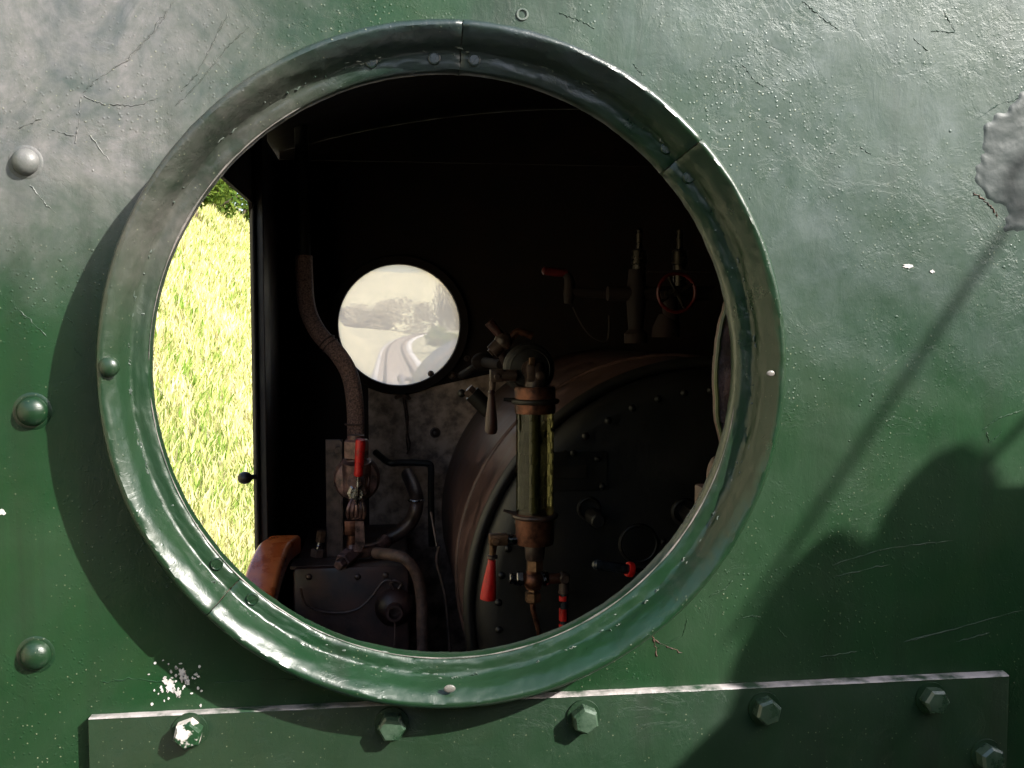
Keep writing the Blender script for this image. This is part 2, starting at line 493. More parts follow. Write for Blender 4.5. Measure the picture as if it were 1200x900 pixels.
def terr(x, y):
    x = np.asarray(x, float); y = np.asarray(y, float)
    u = xt(y) - x
    s = (u - 2.0) / 0.45
    bank = 1.22 * 0.45 * np.where(s > 30, s, np.log1p(np.exp(np.minimum(s, 30))))
    bank = 42 * (1 - np.exp(-bank / 42))
    bank = bank * (1 - 0.86 * np.clip((y - 85) / 50, 0, 1) ** 0.8)
    v = -u
    right = 0.22 * 0.6 * np.log1p(np.exp(np.clip((v - 4.5) / 0.6, -40, 40))); right = 16 * (1 - np.exp(-right / 16))
    hill = 0.16 * 30 * np.log1p(np.exp(np.clip((y - 400) / 30, -40, 40))); hill = 55 * (1 - np.exp(-hill / 55))
    wav = 0.10 * np.sin(x * 0.9 + 1.3 * np.sin(y * 0.31)) * np.clip((np.abs(u) - 3) / 4, 0, 1) + 0.35 * np.sin(y * 0.13 + x * 0.21) * np.clip((np.abs(u) - 4) / 8, 0, 1)
    back = np.clip((-y - 5) / 40, 0, 1)
    return (bank * (1 - 0.75 * back) + right + hill + wav) - 0.28


def hit(px, py, dmax=500):
    d = ray(px, py); d = d / d.y
    t = np.arange(4, dmax, 0.25)
    pts_z = CAM.z + d.z * t; h = terr(CAM.x + d.x * t, CAM.y + t)
    k = np.argmax(pts_z < h) if np.any(pts_z < h) else len(t) - 1
    return V3((CAM.x + d.x * t[k], CAM.y + t[k], float(h[k])))


def make_ground():
    def axis(lo, hi, n, c, k):
        a = np.linspace(-1, 1, n); s = np.sinh(a * k) / np.sinh(k)
        return c + np.where(s < 0, -s * (lo - c), s * (hi - c))
    xs = axis(-1500, 1500, 170, -3, 6.5); ys = axis(-1200, 2500, 190, 15, 5.5)
    X, Y = np.meshgrid(xs, ys); Z = terr(X, Y)
    nx, ny = len(xs), len(ys)
    verts = np.stack([X.ravel(), Y.ravel(), Z.ravel()], 1)
    i = np.arange(nx * ny).reshape(ny, nx)
    faces = np.stack([i[:-1, :-1].ravel(), i[:-1, 1:].ravel(), i[1:, 1:].ravel(), i[1:, :-1].ravel()], 1)
    o = mesh_np('ground', verts.tolist(), faces.tolist(), M['ground'], smooth=True)
    tag(o, kind='structure')


make_ground()


def make_track():
    # ballast bed
    ys = np.concatenate([np.arange(-60, 420, 4.0)])
    vs = []; fs = []
    for y in ys:
        c = float(xt(y))
        for dx, z in ((-1.75, -0.27), (-1.35, -0.09), (1.35, -0.09), (1.75, -0.27)):
            vs.append((c + dx, float(y), z + 0.02))
    for i in range(len(ys) - 1):
        for k in range(3):
            a = i * 4 + k; fs.append((a, a + 1, a + 5, a + 4))
    tag(mesh_np('trackbed', vs, fs, M['ballast']), kind='structure')
    t = thing('railway_track', (TCX, 40, 0), 'single railway track curving away to the right, seen through the far round window', 'track')
    for s in (-1, 1):
        vs = []; fs = []
        for y in ys:
            c = float(xt(y)) + s * 0.72
            for dx, z in ((-0.035, -0.07), (-0.035, 0.06), (0.035, 0.06), (0.035, -0.07)):
                vs.append((c + dx, float(y), z))
        for i in range(len(ys) - 1):
            for k in range(3):
                a = i * 4 + k; fs.append((a, a + 1, a + 5, a + 4))
        mesh_np('rail', vs, fs, M['rail'], t)
    rest = MB()
    for k in range(420):
        y = -6 + k * 0.72; c = float(xt(y))
        b = MB() if 62 <= k < 160 else rest
        b.box(V3((c, y, -0.075)), (2.3, 0.24, 0.05))
        if b is not rest: b.build('sleeper', M['sleeper'], t, 0)
    o = rest.build('sleeper', M['sleeper'], t, 0); o['kind'] = 'stuff'


make_track()


def make_grass():
    N = 62000
    # long grass on the bank, denser near the line where it shows largest
    y = 6 + 84 * rng.random(N) ** 1.7
    ang = np.tan(np.radians(rng.uniform(5.0, 17.0, N)))
    x = -ang * (y + 0.7)
    u = xt(y) - x
    keep = u > 2.0
    x, y = x[keep], y[keep]; n = len(x)
    z = terr(x, y) - 0.03
    d = y + 0.7
    h = rng.uniform(0.14, 0.34, n) * (0.7 + d / 50); w = rng.uniform(0.005, 0.011, n) * (0.5 + d / 11)
    a = rng.uniform(0, 2 * PI, n); lean = rng.uniform(0.1, 0.7, n) * h; la = rng.uniform(0, 2 * PI, n)
    bx, by = np.cos(a) * w, np.sin(a) * w
    lx, ly = np.cos(la) * lean, np.sin(la) * lean
    V = np.zeros((n, 5, 3))
    V[:, 0] = np.stack([x - bx, y - by, z], 1); V[:, 1] = np.stack([x + bx, y + by, z], 1)
    V[:, 2] = np.stack([x + bx * .8 + lx * .35, y + by * .8 + ly * .35, z + h * .6], 1)
    V[:, 3] = np.stack([x - bx * .8 + lx * .35, y - by * .8 + ly * .35, z + h * .6], 1)
    V[:, 4] = np.stack([x + lx, y + ly, z + h], 1)
    b = np.arange(n) * 5
    quads = np.stack([b, b + 1, b + 2, b + 3], 1).tolist(); tris = np.stack([b + 3, b + 2, b + 4], 1).tolist()
    o = mesh_np('long_grass', V.reshape(-1, 3).tolist(), quads + tris, M['grass'])
    tag(o, 'long dry yellow grass on the bank outside the open cab side', 'grass', kind='stuff')


make_grass()


def crown_mesh(cen, rad, n, leaf, mat, parent, lobes=9):
    cs = [(cen + V3((rng.normal() * rad[0] * .45, rng.normal() * rad[1] * .45, rng.normal() * rad[2] * .42)), rng.uniform(.35, .6)) for _ in range(lobes)]
    vs = []; fs = []
    for i in range(n):
        c, k = cs[rng.integers(lobes)]
        d = V3(rng.normal(size=3)).normalized() * (rng.random() ** 0.4)
        p = c + V3((d.x * rad[0] * k, d.y * rad[1] * k, d.z * rad[2] * k))
        a = V3(rng.normal(size=3)).normalized(); b = a.orthogonal().normalized(); s = leaf * rng.uniform(.6, 1.4)
        q = len(vs)
        vs += [p - a * s, p + b * s * .55, p + a * s, p - b * s * .55]; fs.append((q, q + 1, q + 2, q + 3))
    return mesh_np('crown', [tuple(v) for v in vs], fs, mat, parent)


def make_tree(name, base, h, w, label, cat, mat, n=1500, leaf=0.3, group=None, trunk=0.3, lift=0.55):
    t = thing(name, base, label, cat, group)
    tm = MB(); r = h * 0.028
    tm.tube([base - ZV * 0.4, base + V3((.05 * h * .2, 0, h * .3)), base + V3((0, .03, h * .7))], [r * 1.3, r, r * .4], 8)
    for k in range(4):
        a = k * 1.7 + h; s = base + ZV * h * (trunk + .08 * k)
        tm.tube([s, s + V3((math.cos(a) * w * .25, math.sin(a) * w * .25, h * .14)), s + V3((math.cos(a) * w * .42, math.sin(a) * w * .42, h * .22))], [r * .5, r * .35, r * .15], 6)
    tm.build('trunk', M['bark'], t)
    crown_mesh(base + ZV * h * lift, (w * .5, w * .5, h * .5), n, leaf, mat, t)
    return t


b = hit(258, 256); make_tree('hedge_bush', b, 4.4, 5.2, 'dark leafy bush at the top of the grass bank, beside the cab post', 'bush', M['leaf'], 2600, 0.16, lift=0.5, trunk=.1)
b = hit(286, 262); make_tree('hedge_bush', b, 3.6, 4.0, 'pale green bush just right of the dark bush on the bank', 'bush', M['leaf'], 1800, 0.16, lift=0.5, trunk=.1)
b = hit(228, 262); make_tree('hedge_bush', b, 3.4, 4.0, 'smaller bush left of the dark bush, half behind the green window ring', 'bush', M['leaf'], 1500, 0.16, lift=0.5, trunk=.1)
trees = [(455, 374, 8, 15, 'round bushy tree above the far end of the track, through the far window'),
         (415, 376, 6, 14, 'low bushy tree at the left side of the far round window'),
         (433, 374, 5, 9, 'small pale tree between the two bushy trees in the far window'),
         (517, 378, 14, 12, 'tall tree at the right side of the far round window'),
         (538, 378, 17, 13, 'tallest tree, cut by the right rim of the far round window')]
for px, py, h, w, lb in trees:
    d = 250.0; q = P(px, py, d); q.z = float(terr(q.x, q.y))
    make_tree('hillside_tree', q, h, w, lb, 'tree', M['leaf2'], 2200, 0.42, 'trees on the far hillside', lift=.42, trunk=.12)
q = P(523, 390, 95); q.z = float(terr(q.x, q.y)) ; make_tree('lineside_bush', q, 2.3, 4.2, 'pale bush beside the track, just above the boiler edge in the far window', 'bush', M['leaf'], 1500, 0.14, lift=.45, trunk=.1)

# ------------------------------------------------------------------ cab shell
RC = V3((0.045, 0, 2.568))          # centre of the round window in the rear sheet
XL, XR = -0.30, 1.56
YF = 2.2; ZFLOOR = 1.15; ZROOF = 3.06
cab_y0 = 0.006


def sheet_with_hole(mb, x0, x1, z0, z1, cx, cz, r, yfront, yback, seg=128):
    """flat sheet in the XZ plane with a round hole, thickness yfront..yback"""
    def outer(a):
        c, s = math.cos(a), math.sin(a)
        k = 1e9
        if c > 1e-9: k = min(k, (x1 - cx) / c)
        if c < -1e-9: k = min(k, (x0 - cx) / c)
        if s > 1e-9: k = min(k, (z1 - cz) / s)
        if s < -1e-9: k = min(k, (z0 - cz) / s)
        return cx + c * k, cz + s * k
    angs = sorted(set([2 * PI * i / seg for i in range(seg)] + [math.atan2(z - cz, x - cx) % (2 * PI) for x in (x0, x1) for z in (z0, z1)]))
    bm = mb.bm
    fi = []; fo = []; bi = []; bo = []
    for a in angs:
        ox, oz = outer(a)
        ix, iz = cx + r * math.cos(a), cz + r * math.sin(a)
        fi.append(bm.verts.new((ix, yfront, iz))); fo.append(bm.verts.new((ox, yfront, oz)))
        bi.append(bm.verts.new((ix, yback, iz))); bo.append(bm.verts.new((ox, yback, oz)))
    mb._bridge(fi, fo); mb._bridge(bo, bi); mb._bridge(bi, fi); mb._bridge(fo, bo)
    return mb


wall = thing('rear_wall', (RC.x, 0, ZFLOOR), 'weathered green steel cab sheet with a large round window opening', 'cab wall')
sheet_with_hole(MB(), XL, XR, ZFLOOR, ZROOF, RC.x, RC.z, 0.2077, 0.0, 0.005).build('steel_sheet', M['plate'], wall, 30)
for (px, py, r, lab) in ((30, 190, 15, 'pale grey dusty rivet head'), (38, 482, 17, None), (42, 767, 17, None)):
    c = P(px, py, 0); rr = S(r, 0)
    rv = MB().dome(c, NY, rr, rr * 0.72, 24, 0.0006).build('rivet', M['ring'] if not lab else M['plate'], wall)
# flush plug seen just above the ring
c = P(612, 17, 0); MB().torus(c + NY * 0.0002, YV, S(6, 0), 0.0009, 24, 6).build('flush_rivet', M['ridge'], wall)


def paint_line(pts, w=0.0008, jit=0.00035, n=12):
    out = []
    pp = [P(x, y, 0) for x, y in pts]
    for a, b in zip(pp, pp[1:]):
        for k in range(n):
            t = k / n; q = a.lerp(b, t)
            out.append(q + V3((rng.normal() * jit, 0, rng.normal() * jit)))
    out.append(pp[-1])
    rr = [w * rng.uniform(.2, 1.2) for _ in out]
    rr[0] = rr[-1] = w * .1
    return out, rr


ridges = MB(); cracks = MB()
lines = [[(205, 0), (183, 35), (150, 70), (110, 95), (97, 110)], [(196, 8), (178, 40), (145, 72)], [(97, 112), (120, 122), (160, 124), (190, 113)],
         [(268, 15), (250, 50), (232, 85), (212, 108)], [(262, 22), (246, 58)], [(292, 30), (262, 60), (235, 95), (205, 125)],
         [(60, 152), (88, 160)], [(95, 115), (92, 145), (88, 170)], [(35, 215), (50, 235), (66, 250)], [(22, 150), (50, 138)],
         [(940, 0), (962, 20), (982, 34)], [(655, 15), (680, 24), (697, 33)], [(1105, 12), (1120, 38), (1090, 36)], [(1070, 45), (1088, 60)],
         [(1008, 172), (1022, 182)], [(870, 75), (885, 95), (900, 103)], [(742, 75), (754, 88)],
         [(975, 662), (1040, 642), (1118, 633)], [(978, 676), (1044, 661)], [(865, 727), (880, 721), (893, 724)], [(1058, 753), (1118, 737)],
         [(1120, 752), (1160, 741)], [(1060, 752), (1200, 715)], [(910, 735), (922, 748)], [(830, 700), (850, 690), (858, 680)],
         [(770, 760), (800, 745), (806, 725)], [(845, 800), (863, 798)], [(960, 770), (1005, 763)], [(1020, 745), (1026, 772)],
         [(1150, 505), (1170, 490), (1200, 480)], [(1156, 505), (1160, 520), (1175, 505)], [(1145, 140), (1170, 122), (1200, 115)],
         [(120, 800), (150, 795), (200, 800)], [(20, 360), (55, 395)], [(85, 405), (95, 418)], [(100, 150), (128, 190)],
         [(78, 372), (88, 380)], [(250, 800), (330, 795), (400, 802)]]
for L in lines:
    p, r = paint_line(L, 0.0005); ridges.tube(p, r, 6, 1)
for L in ([(770, 770), (765, 745), (775, 725)], [(765, 750), (800, 765)], [(1170, 255), (1160, 240), (1140, 225)]):
    p, r = paint_line(L, 0.0007, .0006); cracks.tube(p, r, 6, 1)
ridges.build('paint_ridge', M['plate'], wall, 60)['kind'] = 'stuff'
cracks.build('paint_crack', M['crack'], wall, 60)


def blob_patch(mb, px, py, rx, ry, n=26, rough=.25, h=0.0005, y0=0.0):
    c = P(px, py, y0); a0 = rng.uniform(0, 6)
    pts = []
    for i in range(n):
        a = 2 * PI * i / n
        k = 1 + rough * mnoise.noise(V3((math.cos(a) * 2 + px, math.sin(a) * 2 + py, 0))) * 2 + rng.normal() * rough * .3
        pts.append(c + V3((math.cos(a) * S(rx, y0) * k, 0.0002, math.sin(a) * S(ry, y0) * k)))
    return mb.prism(pts, NY * (h + 0.0002))


chip = MB()
for (x, y, a, b) in ((199, 803, 9, 12), (215, 790, 6, 12), (209, 812, 5, 8), (192, 797, 4, 7), (188, 808, 2, 3), (222, 799, 3, 5), (233, 790, 2, 3), (200, 787, 2, 3),
                     (207, 783, 3, 2)):
    blob_patch(chip, 205 + (x - 205) * .9, y, a * .62, b * .62, 22, .45)
for k in range(46):
    blob_patch(chip, 205 + rng.normal() * 16, 801 + rng.normal() * 12, rng.uniform(.6, 1.6), rng.uniform(.6, 2.0), 8, .3)
tag(chip.build('paint_chip', M['pale'], wall, 20), 'small white bare patch where green paint has chipped off')

for q_ in ((3, 600, 3, 3), (1064, 312, 6, 2.5), (1092, 318, 3, 2)):
    ch_ = MB(); blob_patch(ch_, *q_, 22, .35); ch_.build('paint_chip', M['pale'], wall, 20)

NF = 90
vs = []; fs = []
for j in range(NF):
    for i in range(NF):
        px = 1110 + 170 * i / (NF - 1); py = 85 + 205 * j / (NF - 1)
        d = math.hypot((px - 1212) / 62.0, (py - 190) / 82.0) + .30 * mnoise.noise(V3((px * .03, py * .03, 2))) + .12 * mnoise.noise(V3((px * .11, py * .11, 5)))
        f = min(max((1.05 - d) / .28, 0), 1); f = f * f * (3 - 2 * f)
        rim = math.exp(-((d - .92) / .09) ** 2)
        h = -.0004 + f * .0010 + rim * .0009 * (.4 + mnoise.noise(V3((px * .09, py * .05, 9)))) + f * .0004 * mnoise.noise(V3((px * .05, py * .07, 1))) + f * .00012 * mnoise.noise(V3((px * .25, py * .4, 3)))
        q = P(px, py, 0); vs.append((q.x, -h, q.z))
for j in range(NF - 1):
    for i in range(NF - 1):
        k = j * NF + i
        if max(-vs[k][1], -vs[k + 1][1], -vs[k + NF][1], -vs[k + NF + 1][1]) > -.0002:
            fs.append((k, k + 1, k + NF + 1, k + NF))
tag(mesh_np('filler_patch', vs, fs, M['filler'], wall, True), 'dark lumpy repaired patch with crusty edges at the right of the sheet')
lump = MB()
for k in range(40):
    # blisters in the paint
    zone = rng.integers(4)
    if zone == 0: x, y = 1130 + rng.normal() * 60, 370 + rng.normal() * 40
    elif zone == 1: x, y = 1000 + rng.normal() * 40, 460 + rng.normal() * 40
    elif zone == 2: x, y = 90 + rng.normal() * 35, 350 + rng.normal() * 60
    else: x, y = 960 + rng.normal() * 120, 200 + rng.normal() * 110
    c = P(x, y, 0)
    if math.hypot(c.x - RC.x, c.z - RC.z) < .245 or c.x < XL + .01: continue
    r = S(rng.uniform(0.7, 2.0), 0)
    lump.sphere(c, r, (rng.uniform(.8, 1.8), .35, rng.uniform(.7, 1.2)), 8, 6)
lump.build('paint_blister', M['plate'], wall, 60)['kind'] = 'stuff'

# ---- window ring
ring = thing('window_ring', RC, 'thick green painted ring bolted round the large window opening', 'window ring')
PROF = [(0.2275, 0.0), (0.2285, 0.009), (0.2303, 0.017), (0.2316, 0.0235), (0.2319, 0.0290), (0.2312, 0.0335), (0.2295, 0.0364), (0.2270, 0.0371),
        (0.2244, 0.0357), (0.2216, 0.0330), (0.2190, 0.0297), (0.2169, 0.0258), (0.2154, 0.0219), (0.2142, 0.0189), (0.2128, 0.0176), (0.2108, 0.0171), (0.2085, 0.0168), (0.2060, 0.0164), (0.2036, 0.0154), (0.2022, 0.0135),
        (0.2022, 0.0060), (0.2035, 0.0000), (0.2045, -0.0045), (0.2075, -0.0055)]


def ang_of(px, py):
    q = P(px, py, -0.028); return math.atan2(q.z - RC.z, q.x - RC.x)


def ring_pt(a, r, h):
    return RC + V3((math.cos(a) * r, -h, math.sin(a) * r))


joints = sorted([ang_of(541, 55), ang_of(801, 182), ang_of(262, 700)])
gap = 0.0014
PF = []
for (a, b) in zip(PROF, PROF[1:]):
    PF += [a, ((a[0] + b[0]) / 2, (a[1] + b[1]) / 2)]
PF.append(PROF[-1])
for i, a0 in enumerate(joints):
    a1 = joints[(i + 1) % 3]
    if a1 <= a0: a1 += 2 * PI
    n = max(20, int((a1 - a0) / 0.012))
    mb = MB(); rows = []
    for k in range(n + 1):
        a = a0 + gap + (a1 - a0 - 2 * gap) * k / n
        edge = min(k, n - k)
        row = []
        for j, (r, h) in enumerate(PF):
            p = V3((math.cos(a) * 9, math.sin(a) * 9, j * .25))
            wob = mnoise.noise(p) * 0.0005 + mnoise.noise(p * 3.3) * 0.0003 + mnoise.noise(p * 9) * .00025
            aa = a + (mnoise.noise(V3((j * .4, i * 3.1, k > n / 2))) * .004 if edge == 0 else 0)
            hh = h - (0.0010 if edge == 0 else 0)
            row.append(mb.bm.verts.new(ring_pt(aa, r - wob, hh + (wob if h > .003 else 0))))
        rows.append(row)
    for ra, rb in zip(rows, rows[1:]):
        mb._bridge(ra, rb, False)
    mb.bm.faces.new(rows[0]); mb.bm.faces.new(rows[-1][::-1])
    mb.build('ring_segment', M['ring'], ring, 50)
# dark rusty packing seen in the joints
for a0 in joints:
    mb = MB(); mb.prism([ring_pt(a0 - .006, r, h * .80) for r, h in PROF[1:19]], (ring_pt(a0 + .006, .21, 0) - ring_pt(a0 - .006, .21, 0)))
    mb.build('joint_packing', M['crack'], ring, 20)
for (px, py) in ((510, 68), (557, 70), (782, 175), (808, 209), (255, 662), (297, 703), (436, 72)):
    a = ang_of(px, py); q = P(px, py, -0.0178); rr = math.hypot(q.x - RC.x, q.z - RC.z)
    c = ring_pt(a, rr, 0.0176)
    sc = MB(); sc.lathe(c, NY, [(-.001, .0043), (.0006, .0042), (.0009, .0036), (.0005, .0032), (.0006, .0008)], 18)
    sc.box(c + NY * .0007, (.0062, .0008, .0011), Matrix.Rotation(px * .01, 3, 'Y'))
    sc.build('screw', M['ring'], ring)
for (px, py, r, m) in ((127, 429, 11.5, 'ring'), (526, 809, 8, 'rimbare'), (905, 437, 6, 'rimbare')):
    a = ang_of(px, py); q = P(px, py, -0.038); rr = math.hypot(q.x - RC.x, q.z - RC.z)
    MB().sphere(ring_pt(a, rr, .0360 if m == 'ring' else .0350), S(r, -.03) * (1 if m == 'ring' else .8), (1, .75, 1) if m == 'ring' else (1.1, .30, .75), 20, 12).build('rivet' if m == 'ring' else 'paint_chip', M[m], ring)
# paint runs and flaking along the groove
mb = MB()
for k in range(150):
    a = rng.uniform(0, 2 * PI); r = 0.2140 + rng.normal() * .0010; L = rng.uniform(.004, .03)
    pts = [ring_pt(a + L * t / 4, r + rng.normal() * .0006, .0186 + max(-.0012, r - .2140) * 2.0) for t in range(5)]
    mb.tube(pts, [.0002, .0006 * rng.uniform(.4, 1.3), .0008 * rng.uniform(.3, 1.2), .0005, .0001], 5, 1)
for k in range(22):
    a = rng.uniform(0, 2 * PI); r = rng.uniform(.206, .213); 
    mb.sphere(ring_pt(a, r, .0166), rng.uniform(.0004, .0009), (2.2, .6, 1), 8, 5)
mb.build('flaking_paint', M['ridge'], ring, 60)['kind'] = 'stuff'
# pale line along the lower and left inner edge
mb = MB()
for (a0, a1, w) in ((math.radians(185), math.radians(352), .0011), (math.radians(120), math.radians(178), .0007)):
    n = 90; pts = []; rr = []
    for k in range(n + 1):
        a = a0 + (a1 - a0) * k / n
        pts.append(ring_pt(a, .2026, .0146)); rr.append(w * (.35 + .8 * abs(mnoise.noise(V3((a * 6, w * 900, 0)))) * 2) * math.sin(PI * k / n) ** .3)
    mb.tube(pts, [max(x, 1e-4) for x in rr], 6, 1)
tag(mb.build('pale_edge', M['rimbare'], ring, 60), 'pale line along the inner edge of the ring')

# ---- bolted lower strip
sl = P(103, 845, -0.008); sr = P(1183, 790, -0.008)
strip = thing('bolted_plate', (0.13, 0, 2.2), 'green strip of steel plate bolted across the sheet under the window', 'steel plate')
ztop = (sl.z + sr.z) / 2
mb = MB()
mb.box(V3(((sl.x + sr.x) / 2, -.0041, ztop - .13)), (sr.x - sl.x, .0080, .26), None, .0009)
mb.build('steel_strip', M['strip'], strip, 30)
mb = MB(); rows = []
for k in range(240):
    x = sl.x + .0005 + (sr.x - sl.x - .001) * k / 239
    w1 = .0002 + .0005 * mnoise.noise(V3((x * 55, 1, 0))) + .0016 * (k / 239); w2 = .0005 * abs(mnoise.noise(V3((x * 70, 7, 0)))) + .0001
    rows.append([mb.bm.verts.new((x, a, ztop + b)) for a, b in ((-.0002, -.001), (-.0002, w1 * .9), (-.0045, w1 * .6 + .0002), (-.0080, .0004), (-.0084, -w2), (-.0078, -w2 - .0003))])
for a, b in zip(rows, rows[1:]): mb._bridge(a, b)
mb.bm.faces.new(rows[0]); mb.bm.faces.new(rows[-1])
tag(mb.build('pale_edge', M['edge'], strip, 60), 'top edge of the strip, broken pale paint standing in for sun glare')
for i, (px, py, m) in enumerate(((220, 861, 'halfbare'), (459, 853, 'bolt'), (686, 844, 'bolt'), (900, 834, 'bolt'), (1097, 822, 'bolt'), (1162, 889, 'bolt'))):
    c = P(px, py, -.016); c.y = -.0080
    r = S(17, -.01)
    mb = MB(); mb.lathe(c, NY, [(0, r * 1.22), (.0016, r * 1.2), (.0018, r)], 24)
    bolt = mb.build('washer', M['strip'], strip)
    h = MB().lathe(c, NY, [(.0018, r * .98), (.0100, r * .98), (.0122, r * .80), (.0126, r * .3)], 6, .3 + i * .7)
    o = h.build('bolt', M[m], strip, 20)
    if m == 'halfbare': o['label'] = 'bolt head with its green paint half worn off'

# ---- rotten window frame lining behind the ring (shows at the right of the opening)
lin = thing('window_lining', P(846, 450, .03), 'rough brown lining strip behind the right side of the window ring', 'window lining')
mb = MB()
prof = []
for k in range(26):
    t = k / 25; py = 330 + t * 215
    bul = 16 * math.sin(PI * min(max((t - .08) / .92, 0), 1)) ** .8
    px = 853 - bul + rng.normal() * .6
    prof.append(P(px, py, .02))
mb.prism(prof + [p + XV * .05 for p in prof[::-1]], YV * .006)
mb.build('strip', M['rustwood'], lin, 30)
mb = MB(); mb.tube([p + V3((.001, -.001, 0)) for p in prof[3:-1]], .0016, 6, 1); mb.build('beading', M['olive'], lin)
mb = MB(); mb.box(P(836, 592, .05), (.022, .03, .030), None, .002); mb.sphere(P(840, 560, .045), .011, (.7, 1, 1.6)); mb.build('bracket', M['rust'], lin)

# ------------------------------------------------------------------ other cab walls
fw = P(468, 381, YF); FR = S(70, YF)
zsplit = P(535, 424, YF).z
front = thing('front_wall', (TCX, YF, ZFLOOR), 'sooty cab front sheet, dirty cream under its small round window', 'cab wall')
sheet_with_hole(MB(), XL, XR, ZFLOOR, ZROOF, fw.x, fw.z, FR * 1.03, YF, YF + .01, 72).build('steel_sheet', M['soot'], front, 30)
# cream lower dado panel, thin sheet on the front wall
mb = MB()
pl = []
x0 = P(432, 500, YF).x; a_s = math.acos(min(.99, (fw.x - x0) / (FR * 1.16))); x1 = P(640, 500, YF).x
for k in range(25):
    a = PI + a_s + (PI - 2 * a_s) * k / 24; q = V3((fw.x + FR * 1.16 * math.cos(a), YF - .002, fw.z + FR * 1.16 * math.sin(a))); pl.append(q)
zt = pl[-1].z
pl = [q for q in pl if q.z < zsplit] + [V3((x1, YF - .002, zsplit)), V3((x1, YF - .002, 1.4)), V3((x0, YF - .002, 1.4))]
mb.prism(pl, YV * .0015); mb.build('cream_panel', M['cream'], front, 0)
mb = MB(); mb.lathe(V3((fw.x, YF - .035, fw.z)), YV, [(0, FR * 1.0), (0, FR * 1.13), (.034, FR * 1.16), (.034, FR * 1.0)], 64, cap=False)
# close the inside
mb.lathe(V3((fw.x, YF - .035, fw.z)), YV, [(0, FR * 1.0), (.05, FR * 1.0)], 64, cap=False)
wfr = mb.build('window_frame', M['soot'], front)
pane = MB(); pane.lathe(V3((fw.x, YF + .004, fw.z)), YV, [(0, FR * 1.02), (.001, FR * 1.02)], 64)
pane = MB(); v = [pane.bm.verts.new((fw.x + FR * 1.02 * math.cos(2 * PI * k / 64), YF + .004, fw.z + FR * 1.02 * math.sin(2 * PI * k / 64))) for k in range(64)]; pane.bm.faces.new(v)
tag(pane.build('window_pane', M['pane'], front, 0), 'round pane hazy with smoke dirt')
for (px, py, r) in ((530, 440, 4), (510, 507, 5), (547, 420, 3), (505, 438, 3)):
    MB().dome(P(px, py, YF - .002), NY, S(r, YF), S(r, YF) * .9, 14, .001).build('rivet', M['iron'], front)

# left side: panel below, header above, front upright; open between
left = thing('side_wall', (XL, 1.0, ZFLOOR), 'dark left cab side with a tall opening looking onto the grass bank', 'cab wall')
y1 = 1.622; ztop2 = 2.870; zsill = 1.96
mb = MB(); mb.box(V3((XL - .004, (y1 + YF) / 2, (ZFLOOR + ZROOF) / 2)), (.008, YF - y1, ZROOF - ZFLOOR)); mb.build('front_panel', M['post'], left, 0)
mb = MB(); mb.box(V3((XL - .004, (y1 + .007) / 2, (ztop2 + ZROOF) / 2)), (.008, y1 - .007 - .002, ZROOF - ztop2))
# rounded corner web
cr = .035; pts = [V3((XL - .008, y1 - .002, ztop2 - .0005))]
for k in range(9):
    a = k / 8 * PI / 2
    pts.append(V3((XL - .008, y1 - .002 - cr + cr * math.cos(a) * 1.0, ztop2 - cr + cr * math.sin(a))) )
mb.build('header', M['soot'], left, 0)
mb = MB(); mb.prism(pts, XV * .008); mb.build('corner_web', M['soot'], left, 0)
mb = MB(); mb.box(V3((XL - .004, (y1 + .007) / 2, (zsill + ZFLOOR) / 2)), (.008, y1 - .009, zsill - ZFLOOR)); mb.build('lower_panel', M['soot'], left, 0)
mb = MB(); mb.tube([V3((XL, y1 - .004, zsill + .01)), V3((XL, y1 - .004, ztop2))], .0055, 10, 1); mb.build('beading', M['black'], left)
mb = MB(); b = P(287, 560, 1.6); e = V3((XL - .002, 1.615, b.z)); mb.sphere(b, S(8.5, 1.6), (1, 1, .85)); mb.cyl(b, e, S(3, 1.6)); mb.build('latch_knob', M['black'], left)
# vertical angle upright in the corner
mb = MB(); mb.box(V3((XL + .012, y1 + .06, (zsill + ZROOF) / 2)), (.018, .10, ZROOF - zsill - .02), None, .002); mb.build('upright', M['post'], left, 0)

rest = thing('arm_rest', V3((XL, 1.1, zsill)), 'varnished orange-brown wooden arm rest in the corner of the side opening', 'arm rest')
mb = MB()
za = P(322, 640, 1.50).z
path = [V3((XL + .03, .55, za - .20)), V3((XL + .03, .95, za - .155)), V3((XL + .032, 1.25, za - .085)), V3((XL + .036, 1.43, za - .025)), V3((XL + .045, 1.53, za)), V3((XL + .062, 1.60, za + .002))]
rows = []
mbp = []
n = len(path)
fine = []
for i in range(n - 1):
    for k in range(6):
        fine.append(path[i].lerp(path[i + 1], k / 6))
fine.append(path[-1])
# smooth path
for _ in range(4):
    fine = [fine[0]] + [(fine[i - 1] + fine[i] * 2 + fine[i + 1]) / 4 for i in range(1, len(fine) - 1)] + [fine[-1]]
w, hh, rd = .036, .045, .010
sec = []
for (cx, cz, a0) in ((w - rd, 0 - rd, 0), (-w + rd, -rd, 90), (-w + rd, -hh + rd, 180), (w - rd, -hh + rd, 270)):
    for k in range(5):
        a = math.radians(a0 + 90 * k / 4); sec.append((cx + rd * math.cos(a), cz + rd * math.sin(a)))
for i, p in enumerate(fine):
    rows.append([mb.bm.verts.new(p + V3((sx, 0, sz))) for sx, sz in sec])
for a, b in zip(rows, rows[1:]): mb._bridge(a, b)
mb.bm.faces.new(rows[0]); mb.bm.faces.new(rows[-1])
mb.build('rail', M['wood'], rest, 40)
mb = MB(); mb.box(V3((XL + .022, 1.05, zsill - .0)), (.02, .9, .05), None, .003); mb.build('bearer', M['post'], rest, 0)

